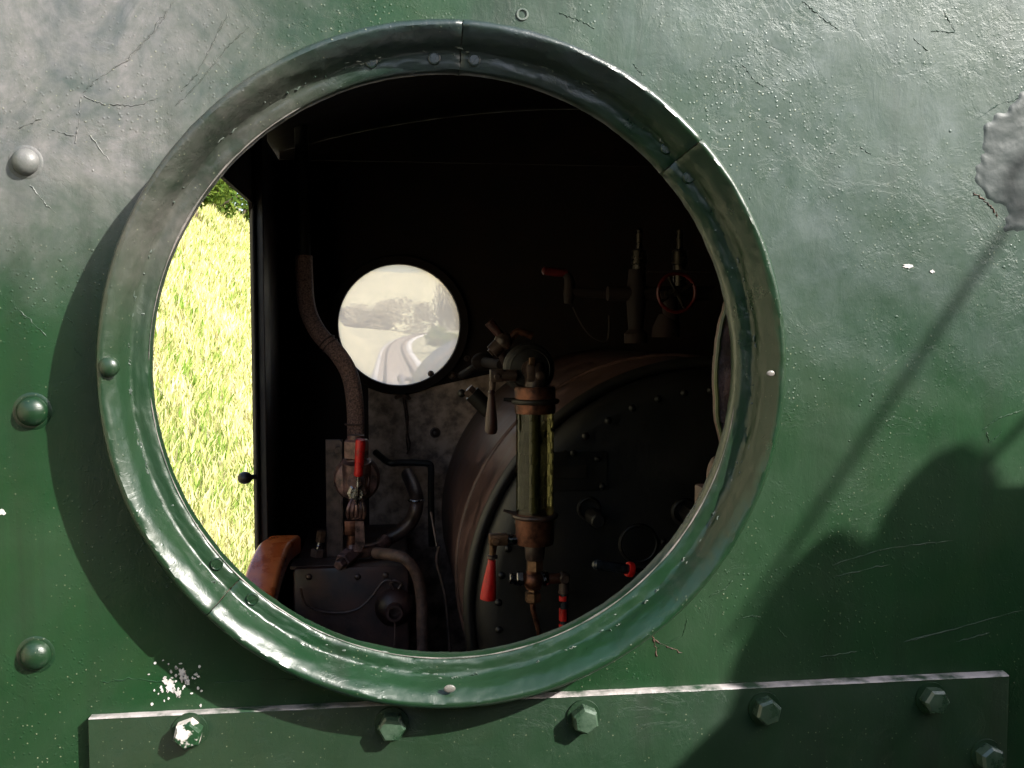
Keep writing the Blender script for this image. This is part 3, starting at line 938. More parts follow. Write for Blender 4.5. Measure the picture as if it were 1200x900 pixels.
right = thing('side_wall', (XR, 1.0, ZFLOOR), 'closed right cab side, in darkness beyond the boiler', 'cab wall')
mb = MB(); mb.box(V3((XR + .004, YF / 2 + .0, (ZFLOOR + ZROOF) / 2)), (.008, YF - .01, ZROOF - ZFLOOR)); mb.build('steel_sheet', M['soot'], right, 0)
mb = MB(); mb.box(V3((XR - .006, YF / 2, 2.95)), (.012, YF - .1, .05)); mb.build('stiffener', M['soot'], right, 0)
roof = thing('cab_roof', (TCX, 1.1, ZROOF), 'dark arched steel cab roof above the window', 'roof')
mb = MB(); rows = []
for k in range(21):
    x = XL - .06 + (XR - XL + .12) * k / 20; z = ZROOF + .004 + .16 * (1 - ((x - TCX) / (XR - TCX + .06)) ** 2)
    rows.append([mb.bm.verts.new((x, yy, zz)) for yy, zz in ((-.004, z), (YF + .25, z), (YF + .25, z + .012), (-.004, z + .012))])
for a, b in zip(rows, rows[1:]): mb._bridge(a, b)
mb.bm.faces.new(rows[0]); mb.bm.faces.new(rows[-1])
mb.build('roof_sheet', M['soot'], roof, 30)
for yy in (-.0, YF + .002):
    mb = MB(); pts = [V3((XL, yy, ZROOF + .001))]
    for k in range(21):
        x = XL + (XR - XL) * k / 20; pts.append(V3((x, yy, ZROOF + .003 + .16 * (1 - ((x - TCX) / (XR - TCX + .06)) ** 2))))
    pts.append(V3((XR, yy, ZROOF + .001))); mb.prism(pts, YV * .006); mb.build('roof_end', M['plate'] if yy < 1 else M['soot'], roof, 0)
for yy in (.6, 1.35):
    mb = MB(); rows = []
    for k in range(21):
        x = XL + .01 + (XR - XL - .02) * k / 20; z = ZROOF - .002 + .155 * (1 - ((x - TCX) / (XR - TCX + .06)) ** 2)
        rows.append([mb.bm.verts.new((x, a, b)) for a, b in ((yy, z), (yy + .05, z), (yy + .05, z - .05), (yy, z - .05))])
    for a, b in zip(rows, rows[1:]): mb._bridge(a, b)
    mb.bm.faces.new(rows[0]); mb.bm.faces.new(rows[-1]); mb.build('roof_rib', M['soot'], roof, 20)
fl = MB().box(V3(((XL + XR) / 2, YF / 2, ZFLOOR - .03)), (XR - XL + .1, YF + .1, .055)).build('floor', M['soot']); tag(fl, kind='structure')

# ------------------------------------------------------------------ boiler
YB = 1.2
BC = P(830, 705, YB); BR = S(291, YB)
boiler = thing('boiler', (BC.x, YB, BC.z - BR), 'large round black boiler end with sooty brown cladding, filling the right of the cab', 'boiler')
mb = MB(); mb.lathe(V3((BC.x, YB, BC.z)), YV, [(.012, BR * 1.006), (.016, BR * 1.018), (.05, BR * 1.020), (YF - YB - .002, BR * 1.012)], 120, cap=False)
mb.build('cladding', M['clad'], boiler)
mb = MB(); mb.torus(V3((BC.x, YB + .012, BC.z)), YV, BR * 1.012, .012, 120, 12); mb.build('cladding_band', M['black'], boiler)
mb = MB(); mb.torus(V3((BC.x, YB + .30, BC.z)), YV, BR * 1.020, .005, 120, 8); mb.build('cladding_strap', M['clad'], boiler)
mb = MB(); mb.lathe(V3((BC.x, YB - .03, BC.z)), YV, [(0, .001), (0, BR * .90), (.004, BR * .935), (.014, BR * .965), (.03, BR * .985), (.05, BR * .99)], 120)
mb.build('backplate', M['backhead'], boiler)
mb = MB(); mb.torus(V3((BC.x, YB - .006, BC.z)), YV, BR * .968, .004, 120, 8); mb.build('flange_bead', M['backhead'], boiler)
for k in range(22):
    a = math.radians(70 + 150 * k / 21)
    c = V3((BC.x + BR * .90 * math.cos(a), YB - .030, BC.z + BR * .90 * math.sin(a)))
    MB().dome(c, NY, .0075, .006, 12).build('rivet', M['backhead'], boiler)
for r_, n_ in ((.35, 6),):
    for k in range(n_):
        a = math.radians(60 + 170 * k / (n_ - 1))
        c = V3((BC.x + BR * r_ * math.cos(a), YB - .030, BC.z + BR * r_ * math.sin(a)))
        MB().dome(c, NY, .006, .004, 10).build('stay_head', M['backhead'], boiler)
# barrel and smokebox outside, ahead of the cab
d_s = 5.8
SCn = V3((TCX, 0, CAMZ - .61)); SR = .545
mb = MB(); mb.lathe(V3((TCX, YF + .012, SCn.z)), YV, [(0, SR * .97), (d_s - YF - .9, SR * .97)], 64, cap=False); mb.build('barrel', M['smoke_black'], boiler)
mb = MB(); mb.lathe(V3((TCX, d_s - .92, SCn.z)), YV, [(0, SR * .96), (0, SR), (.9, SR), (.92, SR * .98), (.95, SR * .8)], 64); mb.build('smokebox', M['smoke_black'], boiler)
mb = MB()
hx = TCX - SR * .93; hz = SCn.z + SR * .48
mb.tube([V3((hx - .04, YF + .05, hz)), V3((hx - .04, d_s - .1, hz))], .016, 10, 1)
for yy in (2.6, 3.6, 4.6, 5.6):
    mb.sphere(V3((hx - .04, yy, hz)), .028); mb.cyl(V3((hx - .04, yy, hz)), V3((hx + .05, yy, hz - .01)), .012)
mb.build('handrail', M['smoke_black'], boiler)
mb = MB(); mb.lathe(V3((TCX + .02, d_s - .42, SCn.z + SR * .98)), ZV, [(-.06, .26), (.0, .22), (.06, .17), (.45, .155), (.46, .18), (.52, .185), (.54, .16)], 32); mb.build('chimney', M['smoke_black'], boiler)

# things on the boiler end -------------------------------------------------
pl_ = thing('makers_plate', P(670, 552, YB - .03), 'small rectangular maker plate on a black square panel of the boiler end', 'plate')
mb = MB(); mb.box(P(678, 552, YB - .036), (S(68, 1.2), .006, S(46, 1.2)), None, .001); mb.build('backing', M['backhead'], pl_, 0)
mb = MB(); mb.box(P(667, 553, YB - .041), (S(42, 1.2), .004, S(16, 1.2)), None, .0015); mb.build('raised_plate', M['black'], pl_, 0)
mb = MB(); mb.torus(P(748, 637, YB - .034), YV, S(22, 1.2), .004, 32, 8); mb.lathe(P(748, 637, YB - .034), NY, [(0, S(21, 1.2)), (.004, S(20, 1.2)), (.005, .001)], 32)
ov = mb.build('oval_cover', M['backhead']); tag(ov, 'flat round black cover with a raised rim, low on the boiler end', 'cover')
for pxy, r in (((700, 538), 4), ((672, 531), 4), ((706, 570), 4)):
    MB().dome(P(*pxy, YB - .039), NY, S(r, 1.2), .005, 12).build('rivet', M['backhead'], pl_)
pg = thing('washout_plug', P(690, 598, YB - .03), 'dark washout plug with a square head and ring, on the boiler end', 'plug')
mb = MB(); mb.torus(P(690, 596, YB - .034), YV, S(12, 1.2), .004, 24, 8); mb.build('ring', M['backhead'], pg)
mb = MB(); c = P(694, 604, YB - .03); mb.cyl(c, c + NY * .06, .016, .014, 18, .003); mb.build('stem', M['backhead'], pg)
pg = thing('washout_plug', P(802, 600, YB - .03), 'dark washout plug near the right edge of the window, on the boiler end', 'plug')
mb = MB(); mb.torus(P(802, 600, YB - .034), YV, S(14, 1.2), .005, 24, 8); mb.build('ring', M['backhead'], pg)
mb = MB(); c = P(805, 600, YB - .03); mb.cyl(c, c + NY * .05, .018, .016, 6, .003); mb.build('stem', M['backhead'], pg)

lv = thing('grip_lever', P(725, 665, .9), 'glossy dark hand grip with red bands on a steel rod, pointing left', 'lever')
a = P(695, 661, .88); b = P(742, 668, .9); c = P(830, 676, .94); dd = (b - a).normalized()
mb = MB(); mb.lathe(a, dd, [(0, .004), (.003, .0075), (.01, .0088), ((b - a).length - .004, .0088), ((b - a).length, .007)], 20); mb.build('grip', M['bluegrip'], lv)
mb = MB(); mb.lathe(b - dd * .012, dd, [(0, .0115), (.003, .0128), (.009, .0128), (.012, .009)], 20); mb.build('band', M['red'], lv)
mb = MB(); mb.cyl(b - dd * .005, c, .0042, None, 12); mb.build('rod', M['steel'], lv)
mb = MB(); mb.tube([c, c + V3((.06, .1, -.02)), V3((c.x + .1, YB - .03, c.z - .03))], .012, 10); mb.build('bracket', M['iron'], lv)

# ------------------------------------------------------------------ gauge glass
GY = 1.03
gx = lambda px, py: P(px, py, GY)
g = thing('gauge_glass', gx(627, 700), 'tall cylindrical water gauge glass with copper ends and a red handled cock', 'gauge')
s = lambda n: S(n, GY)
top = gx(627, 454); bot = gx(627, 640)
ax_ = ZV


def gz(py): return gx(627, py).z


def vat(px, py, dy=0.0):
    p = gx(px, py); return V3((p.x, GY + dy, p.z))


cx_ = top.x


def vl(py, r): return (gz(py) - gz(760), r)


base_ = V3((cx_, GY, gz(760)))
MB().lathe(base_, ZV, [vl(484, s(24)), vl(478, s(24.5)), vl(474, s(24.2)), vl(472, s(24)), vl(456, s(24.5)), vl(453, s(23)), vl(453, s(5))], 32).build('top_collar', M['copper'], g)
mb = MB(); mb.torus(V3((cx_, GY, gz(470))), ZV, s(26), s(3.2), 40, 10); mb.cyl(vat(603, 469), vat(590, 468), s(3), s(2)); mb.build('clamp_ring', M['black'], g)
mb = MB(); mb.torus(V3((cx_, GY, gz(604))), ZV, s(25), s(3.0), 40, 10); mb.cyl(vat(604, 602), vat(590, 598), s(2.6), s(1.6)); mb.build('clamp_ring', M['iron'], g)
gt = MB().lathe(base_, ZV, [vl(602, s(22.5)), vl(480, s(22.5))], 40, cap=False).build('glass_tube', M['gauge'], g)
# inner gauge tube and wired glass
MB().lathe(base_, ZV, [vl(602, s(7)), vl(480, s(7))], 20).build('water_column', M['gaugefill'], g)
mb = MB()
for (xx, dy) in ((-10, .012), (10, .012), (0, .02)):
    pass
mb.box(V3((cx_ - s(7), GY + s(14), (gz(602) + gz(480)) / 2)), (s(22), .002, gz(482) - gz(600)))
mb.build('reflector', M['gaugefill'], g, 0)
mb = MB()
hx_ = s(7.2)
for row in range(9):
    z = gz(594) + row * (gz(486) - gz(594)) / 8.6
    for k in range(9):
        a0 = math.radians(190 + 20 * k + (10 if row % 2 else 0)); a1 = a0 + math.radians(10); a2 = a0 + math.radians(20)
        R_ = s(22.0); st = (gz(486) - gz(594)) / 8.6
        q = lambda a, zz: V3((cx_ + R_ * math.cos(a), GY + R_ * math.sin(a), zz))
        mb.tube([q(a0, z + st * .3), q(a1, z), q(a2, z + st * .3)], s(.5), 4, 1, False)
        mb.tube([q(a0, z + st * .3), q(a0, z + st)], s(.5), 4, 1, False)
mb.build('wire_mesh', M['wire'], g)
MB().lathe(base_, ZV, [vl(638, s(10)), vl(637, s(22)), vl(632, s(23)), vl(608, s(23.6)), vl(604, s(24)), vl(601, s(23))], 32).build('bottom_cup', M['copper'], g)
MB().lathe(base_, ZV, [vl(656, s(10.5)), vl(654, s(11.5)), vl(640, s(12.5)), vl(637, s(12))], 12).build('neck', M['iron'], g)
mb = MB(); mb.hexn(V3((cx_, GY, gz(668))), V3((cx_, GY, gz(655))), s(10.5)); mb.build('union_nut', M['brass'], g, 20)
mb = MB(); mb.sphere(vat(625, 680), s(12.5), (1, 1, 1)); mb.cyl(vat(625, 690), vat(625, 668), s(9)); mb.cyl(vat(640, 678), vat(657, 678), s(6.5)); mb.cyl(vat(615, 678), vat(606, 678), s(7)); mb.build('tee_body', M['copper'], g)
MB().hexn(vat(612, 678), vat(605, 678), s(9)).build('plug_nut', M['steel'], g, 20); MB().hexn(vat(604.9, 678), vat(597, 678), s(7)).build('plug_nut', M['steel'], g, 20); mb = MB(); mb.lathe(vat(636, 678), XV, [(0, s(9)), (s(3), s(9.4)), (s(6), s(8))], 16); mb.build('arm_collar', M['steel'], g, 20)
mb = MB(); mb.lathe(V3((cx_ - s(2), GY, gz(706))), ZV, [(0, s(7)), (s(2), s(10)), (s(12), s(10)), (s(14), s(7)), (s(17), s(6))], 6); mb.build('drain_nut', M['brass'], g, 20)
mb = MB(); mb.tube([vat(624, 706), vat(625, 716), vat(629, 730), vat(632, 745), vat(634, 775)], s(3.2), 10); mb.build('drain_pipe', M['copper'], g)
# right elbow and down handle
mb = MB(); mb.sphere(vat(661, 677), s(7.5)); mb.lathe(vat(661, 677, -s(9)), YV, [(0, s(5)), (s(2), s(6.5)), (s(16), s(6.5)), (s(18), s(5))], 16); mb.cyl(vat(661, 677), vat(661, 692), s(6), s(6.5)); mb.lathe(vat(661, 695), ZV, [(0, s(7)), (s(3), s(7)), (s(3.5), s(5))], 16); mb.build('elbow', M['iron'], g)
mb = MB(); mb.cyl(vat(661.5, 694), vat(661, 750), s(4.8), s(5)); hd = mb.build('handle', M['bluegrip'], g)
mb = MB(); 
for (a, b) in ((698, 704), (713, 727), (731, 736)):
    mb.lathe(vat(660, b, -.0006), ZV, [(0, s(5.0)), (0.0005, s(5.3)), (gz(a) - gz(b), s(5.3))], 14)
mb.build('handle_paint', M['red'], hd)
# left cock with red handle
mb = MB(); mb.cyl(vat(606, 632), vat(592, 632), s(6), s(6.5)); mb.lathe(vat(606, 632), -XV, [(s(2), s(7)), (s(8), s(7))], 12); mb.build('cock_union', M['steel'], g)
mb = MB(); mb.box(vat(584, 632), (s(22), s(15), s(13)), None, s(1.5)); mb.cyl(vat(578, 638), vat(577, 650), s(5), s(4)); mb.lathe(vat(580, 633, -s(9)), YV, [(0, s(2.0)), (0.0, s(4)), (s(2), s(4.6)), (s(3), s(4.6))], 14); mb.build('cock_body', M['brass'], g, 25)
mb = MB(); mb.lathe(vat(577, 655), ZV, [(0, s(4)), (s(1), s(6.5)), (s(4), s(6.5)), (s(5), s(4)), (s(9), s(3.6))], 16); mb.build('cock_stem', M['iron'], g)
a = vat(576.5, 656); b = vat(571.5, 703); L = (b - a).length
mb = MB(); mb.lathe(a, b - a, [(0, s(4.5)), (L * .1, s(5)), (L * .55, s(8)), (L * .9, s(9.6)), (L * .985, s(9.2)), (L, s(7))], 18); mb.build('handle', M['red'], g)
# top body
mb = MB(); mb.lathe(vat(622, 433, s(4)), YV, [(0, s(22)), (s(3), s(29)), (s(10), s(31)), (s(16), s(31)), (s(20), s(26))], 40); mb.torus(vat(622, 433, s(6)), YV, s(24), s(2), 36, 8); mb.build('top_flange', M['black'], g)
mb = MB(); mb.tube([vat(622, 433, 0), vat(622, 433, .06), vat(626, 437, YB - GY - .03)], s(11), 16); mb.build('steam_arm', M['iron'], g)
mb = MB(); mb.lathe(V3((cx_, GY, gz(454))), ZV, [(0, s(13)), (s(24), s(11)), (s(30), s(9))], 20); mb.box(vat(621, 437, -s(8)), (s(9), s(8), s(20)), None, s(1)); mb.lathe(vat(631, 440, -s(13)), YV, [(0, s(3)), (s(1.5), s(5.5)), (s(6), s(5.5))], 16); mb.build('valve_body', M['iron'], g)
mb = MB(); mb.box(vat(622, 423, -s(10)), (s(7), s(6), s(9)), None, s(.8)); mb.build('square_key', M['brass'], g)
mb = MB(); mb.cyl(vat(605, 440), vat(588, 440), s(7)); mb.box(vat(582, 440), (s(16), s(12), s(15)), None, s(1.2)); mb.cyl(vat(577, 446), vat(577, 457), s(4.5), s(3.5)); mb.lathe(vat(582, 441, -s(7.5)), YV, [(0, s(3)), (s(1), s(4)), (s(2), s(4))], 12); mb.build('upper_cock', M['iron'], g, 25)
mb = MB(); a = vat(576, 457); b = vat(575.5, 509); L = (b - a).length
mb.lathe(a, b - a, [(0, s(3.6)), (L * .06, s(4.6)), (L * .1, s(3.6)), (L * .3, s(5)), (L * .7, s(7.3)), (L * .9, s(7.6)), (L * .98, s(6)), (L, s(3.5))], 20); mb.build('handle', M['handle'], g)

# ------------------------------------------------------------------ small valves behind the gauge
def pv(px, py, y): return P(px, py, y)


v = thing('drain_cock', pv(552, 465, 1.5), 'small dark drain cock with bright ridged nuts, left of the gauge', 'valve')
Y_ = 1.55
mb = MB(); mb.cyl(pv(553, 461, Y_), pv(574, 482, Y_), S(10, Y_)); mb.build('body', M['black'], v)
mb = MB(); mb.hexn(pv(548, 456, Y_), pv(554, 462, Y_), S(8, Y_)); mb.hexn(pv(555, 463, Y_), pv(560, 468, Y_), S(10, Y_)); mb.build('nut', M['iron'], v, 20)
mb = MB(); mb.sphere(pv(541, 461, Y_), S(5, Y_)); mb.cyl(pv(541, 461, Y_), pv(551, 459, Y_), S(2.5, Y_)); mb.build('knob', M['black'], v)

v = thing('whistle_valve', pv(590, 400, 1.7), 'tarnished whistle valve with two angled arms on top of the boiler', 'valve')
Y_ = 1.5
mb = MB(); mb.sphere(pv(590, 400, Y_), S(11, Y_)); mb.cyl(pv(590, 400, Y_), pv(577, 413, Y_), S(9, Y_)); mb.box(pv(577, 411, Y_), (S(8, Y_),) * 3, Matrix.Rotation(.8, 3, 'Y')); mb.build('body', M['iron'], v)
mb = MB(); mb.cyl(pv(587, 394, Y_), pv(573, 377, Y_), S(5, Y_), S(6, Y_)); mb.build('side_arm', M['handle'], v)
mb = MB(); mb.tube([pv(597, 398, Y_), pv(606, 389, Y_), pv(614, 390, Y_), pv(624, 394, Y_)], S(4.5, Y_), 10); mb.build('lever', M['copper'], v)
mb = MB(); mb.tube([pv(585, 408, Y_), pv(590, 418, Y_ + .1), pv(600, 440, Y_ + .3)], S(6, Y_), 10); mb.build('stem', M['iron'], v)
mb = MB(); mb.sphere(pv(566, 424, 1.9), S(14, 1.9), (1, 1, .8)); mb.cyl(pv(566, 424, 1.9), pv(588, 428, 1.7), S(6, 1.9)); mb.tube([pv(560, 428, 1.9), pv(548, 436, 2.0), pv(540, 440, 2.19)], S(5, 1.9), 10)
o = mb.build('clack_valve', M['soot']); tag(o, 'dark bulbous clack valve between the far window and the gauge', 'valve')

# fittings at the dark upper right, that shade also put into their colours
Y_ = 1.45
v = thing('red_lever', pv(650, 320, Y_), 'red handled lever in the dark, left of the red handwheel', 'lever')
mb = MB(); mb.lathe(pv(635, 317, Y_), pv(662, 320, Y_) - pv(635, 317, Y_), [(0, .003), (.004, S(5, Y_)), (.03, S(5.5, Y_)), (.056, S(4, Y_))], 16); mb.build('handle', M['redshade'], v)
mb = MB(); mb.tube([pv(662, 320, Y_), pv(667, 328, Y_), pv(667, 345, Y_), pv(666, 356, Y_)], [S(4, Y_), S(6, Y_), S(7, Y_), S(5, Y_)], 12); mb.cyl(pv(667, 342, Y_), pv(712, 344, Y_), S(6, Y_)); mb.build('body', M['soot'], v)
mb = MB(); mb.tube([pv(672, 360, Y_), pv(682, 380, Y_), pv(695, 395, Y_), pv(712, 398, Y_), pv(714, 370, Y_)], S(1.6, Y_), 8); mb.build('pipe', M['soot'], v)
v = thing('handwheel_valve', pv(793, 345, 1.35), 'valve with a thin red rimmed handwheel at the dark right side', 'valve')
Y_ = 1.3
c = pv(793, 343, Y_)
mb = MB(); mb.torus(c, YV, S(23, Y_), S(2.2, Y_), 40, 10); mb.build('handwheel', M['redshade'], v)
mb = MB()
for k in range(4):
    a = k * PI / 2 + .5; mb.cyl(c, c + V3((math.cos(a) * S(22, Y_), 0, math.sin(a) * S(22, Y_))), S(2, Y_))
mb.lathe(c + NY * .006, YV, [(0, S(4, Y_)), (.012, S(5, Y_)), (.14, S(5, Y_))], 14); mb.build('spokes', M['shadebrass'], v)
mb = MB(); mb.cyl(c + YV * .06, pv(788, 385, 1.42), S(10, Y_)); mb.lathe(pv(780, 395, 1.4), ZV, [(0, S(18, Y_)), (.02, S(17, Y_)), (.05, S(9, Y_))], 20); mb.build('body', M['soot'], v)
v = thing('steam_manifold', pv(742, 390, 1.42), 'dark brass steam manifold with upright valves on top of the boiler', 'manifold')
Y_ = 1.42
mb = MB(); mb.lathe(pv(745, 402, Y_), ZV, [(0, S(14, Y_)), (.02, S(14, Y_)), (.03, S(9, Y_)), (.10, S(12, Y_)), (.16, S(9, Y_))], 20); mb.cyl(pv(712, 344, Y_), pv(836, 344, Y_), S(9, Y_)); mb.build('body', M['soot'], v)
for px in (749, 796):
    mb = MB(); mb.lathe(pv(px, 335, Y_), ZV, [(0, S(8, Y_)), (S(25, Y_), S(8, Y_)), (S(26, Y_), S(10, Y_)), (S(42, Y_), S(9, Y_)), (S(44, Y_), S(4, Y_)), (S(66, Y_), S(4, Y_)), (S(68, Y_), S(2, Y_))], 16); mb.build('spindle', M['shadebrass'], v)
mb = MB(); mb.cyl(pv(760, 318, 1.3), pv(870, 318, 1.3), S(1.6, 1.3)); o = mb.build('control_rod', M['soot']); tag(o, 'thin horizontal control rod above the red handwheel', 'rod')

# ------------------------------------------------------------------ left-hand fittings
LY = 1.88
lg = thing('lagged_pipe', pv(418, 512, LY), 'rope lagged steam pipe bending down from the roof beside the far window', 'pipe')
pp = [(352, 120, 1.95), (354, 200, 1.95), (356, 300, 1.93), (359, 355, 1.92), (372, 388, 1.9), (396, 415, 1.88), (410, 440, LY), (416, 475, LY), (417, 512, LY)]
MB().tube([pv(*q) for q in pp[2:]], S(10, LY), 18, 8).build('lagging', M['lag'], lg)
MB().tube([pv(*q) for q in pp[:3]], S(8, LY), 18, 4).build('shaded_pipe', M['black'], lg)  # upper run made black and unlagged to carry the shade up there
mb = MB()
for t in ((383, 401), (385, 403), (414, 460)):
    pass
d_ = (pv(396, 415, 1.88) - pv(372, 388, 1.9)).normalized()

for (q_, ax2) in (((383, 400.5, 1.89), d_), ((387, 405, 1.889), d_), ((415, 497, LY), ZV)):
    MB().torus(pv(*q_), ax2, S(10.4, LY), S(1.1, LY), 24, 6).build('binding_wire', M['rust'], lg)

M['valve'] = simple('worn_valve_metal', (0.035, 0.021, 0.020), (0.26, 0.14, 0.12), 0.36, 0.3, 45, 0.5, 110)
bv = thing('brake_valve', pv(416, 600, 1.8), 'greasy brake valve with an upright red handle under the lagged pipe', 'valve')
Y_ = 1.72
w_ = lambda n: S(n, Y_)
q = lambda px, py, dy=0.0: pv(px, py, Y_) + YV * dy
mb = MB(); mb.hexn(q(418, 536), q(418, 515), w_(16)); mb.cyl(q(417, 516), q(417, 510), w_(10)); mb.build('union_nut', M['valve'], bv, 20)
mb = MB(); mb.lathe(q(418, 562, .07), NY, [(0, w_(24)), (.02, w_(27)), (.06, w_(27)), (.075, w_(24)), (.078, w_(16)), (.085, w_(15)), (.085, w_(11)), (.10, w_(10)), (.10, w_(6)), (.125, w_(6))], 36); mb.cyl(q(418, 540), q(418, 575, .02), w_(17), w_(20)); mb.build('body', M['valve'], bv)
mb = MB(); a = q(421, 552, -.075); b = q(424, 510, -.09); L = (b - a).length
mb.lathe(a, b - a, [(0, w_(4.5)), (L * .04, w_(5.3)), (L * .1, w_(4.9)), (L * .5, w_(5.3)), (L * .95, w_(5.8)), (L, w_(4.6))], 18); mb.build('handle', M['red'], bv)
mb = MB(); mb.tube([q(421, 553, -.075), q(420, 572, -.07), q(419, 590, -.055)], w_(2), 10); mb.build('stem', M['steel'], bv)
mb = MB(); mb.lathe(q(419, 574, -.035), NY, [(0, w_(11)), (.012, w_(11)), (.016, w_(8)), (.03, w_(7))], 8); mb.build('gland_nut', M['steel'], bv, 20)
mb = MB()
for dx in (-10, -5, 0, 5, 9):
    mb.tube([q(419 + dx * .5, 580, -.05), q(419 + dx, 592, -.06), q(418 + dx * .9, 604, -.04)], [w_(2), w_(2.6), w_(1.8)], 8)
mb.lathe(q(418, 604, -.03), ZV, [(0, w_(9)), (w_(5), w_(10)), (w_(14), w_(9))], 14); mb.build('claw', M['valve'], bv)
mb = MB(); mb.box(q(411, 616, -.02), (w_(13), w_(12), w_(17)), None, w_(1.2)); mb.cyl(q(414, 625, -.02), q(412, 640, -.02), w_(6)); mb.build('outlet_block', M['copper'], bv, 25)
mb = MB()
pts = [(417, 606), (427, 606), (428, 632), (424, 641), (416, 641), (417, 625)]
mb.prism([q(x, y, -.05) for x, y in pts], YV * .02); mb.build('lever_arm', M['valve'], bv, 20)
mb = MB(); mb.tube([q(413, 636, -.02), q(412, 645, -.03), q(404, 651, -.05)], w_(6), 12); mb.hexn(q(413, 646, -.02), q(402, 652, -.06), w_(9.5)); mb.hexn(q(403, 651.5, -.06), q(398, 654, -.08), w_(6)); mb.tube([q(415, 647, 0), q(440, 645, .02), q(452, 638, .05)], w_(8), 14); mb.build('elbow', M['valve'], bv, 25)

br = thing('angle_bracket', pv(391, 655, 1.9), 'upright dark angle iron bracket left of the brake valve', 'bracket')
Y_ = 1.765
pt = pv(391, 515, Y_); pb = pv(391, 652, Y_)
mb = MB(); mb.box((pt + pb) / 2, (S(17, Y_), .008, pt.z - pb.z), None, .001); mb.box((pt + pb) / 2 + V3((S(8.5, Y_) + .003, -.015, 0)), (.006, .036, pt.z - pb.z), None, .001); mb.build('angle', M['iron'], br, 0)
mb = MB(); mb.box(pv(372, 660, Y_ - .05), (S(58, Y_), .08, .008), None, .001); mb.build('foot', M['iron'], br, 0)
for py in (527, 567):
    mb = MB(); c = pv(396, py, Y_ - .003); mb.hexn(c, c + NY * .012, .010); mb.build('bolt', M['iron'], br, 20)
uc = thing('pipe_union', pv(374, 650, 1.8), 'small bright pipe union standing left of the angle bracket', 'pipe fitting')
Y_ = 1.76
mb = MB(); mb.hexn(pv(371, 652, Y_), pv(372, 643, Y_), S(8, Y_)); mb.build('nut', M['rust'], uc, 20)
mb = MB(); mb.cyl(pv(372, 645, Y_), pv(375, 634, Y_), S(3.5, Y_)); mb.torus(pv(374, 639, Y_), ZV, S(3.6, Y_), S(1, Y_), 16, 6); mb.build('sleeve', M['steel'], uc)
mb = MB(); mb.hexn(pv(375, 635, Y_), pv(377, 622, Y_), S(6, Y_)); mb.build('nut', M['brass'], uc, 20)

# box / pedestal below
bx = thing('brake_cylinder_box', pv(420, 760, 1.75), 'oily brown cast box low in the corner with a round boss and loose cable', 'box')
Y_ = 1.66
tl = pv(343, 666, Y_); tr_ = pv(480, 666, Y_)
mb = MB(); mb.box(V3(((tl.x + tr_.x) / 2, Y_ + .25, (tl.z + ZFLOOR) / 2)), (tr_.x - tl.x, .5, tl.z - ZFLOOR), None, .012); mb.build('casing', M['box'], bx, 30)
c = pv(462, 711, Y_)
mb = MB(); mb.lathe(c, NY, [(0, S(23, Y_)), (.012, S(22, Y_)), (.03, S(15, Y_)), (.034, S(10, Y_)), (.06, S(9.5, Y_)), (.06, S(6.5, Y_)), (.03, S(6), ) if False else (.04, S(6, Y_))], 28, cap=False); mb.lathe(c + NY * .04, NY, [(0, .001), (0.0005, S(6.2, Y_))], 20); mb.build('boss', M['box'], bx)
mb = MB(); mb.tube([pv(462, 690, Y_ - .01), pv(458, 684, Y_ - .01), pv(463, 680, Y_ - .01), pv(470, 684, Y_ - .01), pv(467, 690, Y_ - .01)], S(1.8, Y_), 8); mb.build('clip', M['iron'], bx)
mb = MB(); mb.tube([pv(352, 690, Y_ - .02), pv(358, 707, Y_ - .02), pv(375, 716, Y_ - .02), pv(400, 718, Y_ - .02), pv(420, 713, Y_ - .02), pv(435, 700, Y_ - .02), pv(446, 685, Y_ - .02), pv(453, 680, Y_ - .02), pv(460, 682, Y_ - .02)], S(1.5, Y_), 8); mb.build('cable', M['iron'], bx)
mb = MB(); mb.tube([pv(462, 724, Y_ - .03), pv(463, 738, Y_ - .03), pv(462, 760, Y_ - .03)], S(1.3, Y_), 6); mb.build('wire', M['rust'], bx)
for px, py in ((419, 676), (452, 674), (362, 676)):
    MB().dome(pv(px, py, Y_), NY, S(4, Y_), .006, 12).build('bolt', M['iron'], bx)
dp = thing('drain_pipe', pv(490, 760, 1.6), 'bent rusty pipe running down in front of the boiler cladding', 'pipe')
mb = MB(); mb.tube([pv(440, 648, 1.66), pv(458, 650, 1.62), pv(475, 655, 1.6), pv(488, 672, 1.6), pv(494, 700, 1.6), pv(495, 740, 1.6), pv(495, 800, 1.6)], S(7, 1.6), 14); mb.build('tube', M['rust'], dp)
hs = thing('steam_hose', pv(450, 640, 1.8), 'thick dark hose curving up from the brake valve, banded with a steel clip', 'hose')
Y_ = 1.8
mb = MB(); mb.tube([pv(446, 640, Y_), pv(456, 630, Y_), pv(470, 622, Y_), pv(482, 610, Y_), pv(488, 592, Y_), pv(486, 575, Y_ + .05), pv(478, 556, Y_ + .15)], S(8.5, Y_), 16); mb.build('hose', M['iron'], hs)
mb = MB(); mb.torus(pv(488, 586, Y_), (pv(488, 580, Y_) - pv(488, 592, Y_)), S(9, Y_), S(1.4, Y_), 24, 8); mb.torus(pv(447, 639, Y_), (pv(456, 630, Y_) - pv(446, 640, Y_)), S(9, Y_), S(1.6, Y_), 24, 8); mb.build('hose_clip', M['steel'], hs)
hf = thing('pipe_hoop', pv(488, 560, 2.0), 'square black pipe hoop standing against the cream panel', 'pipe')
Y_ = 2.05
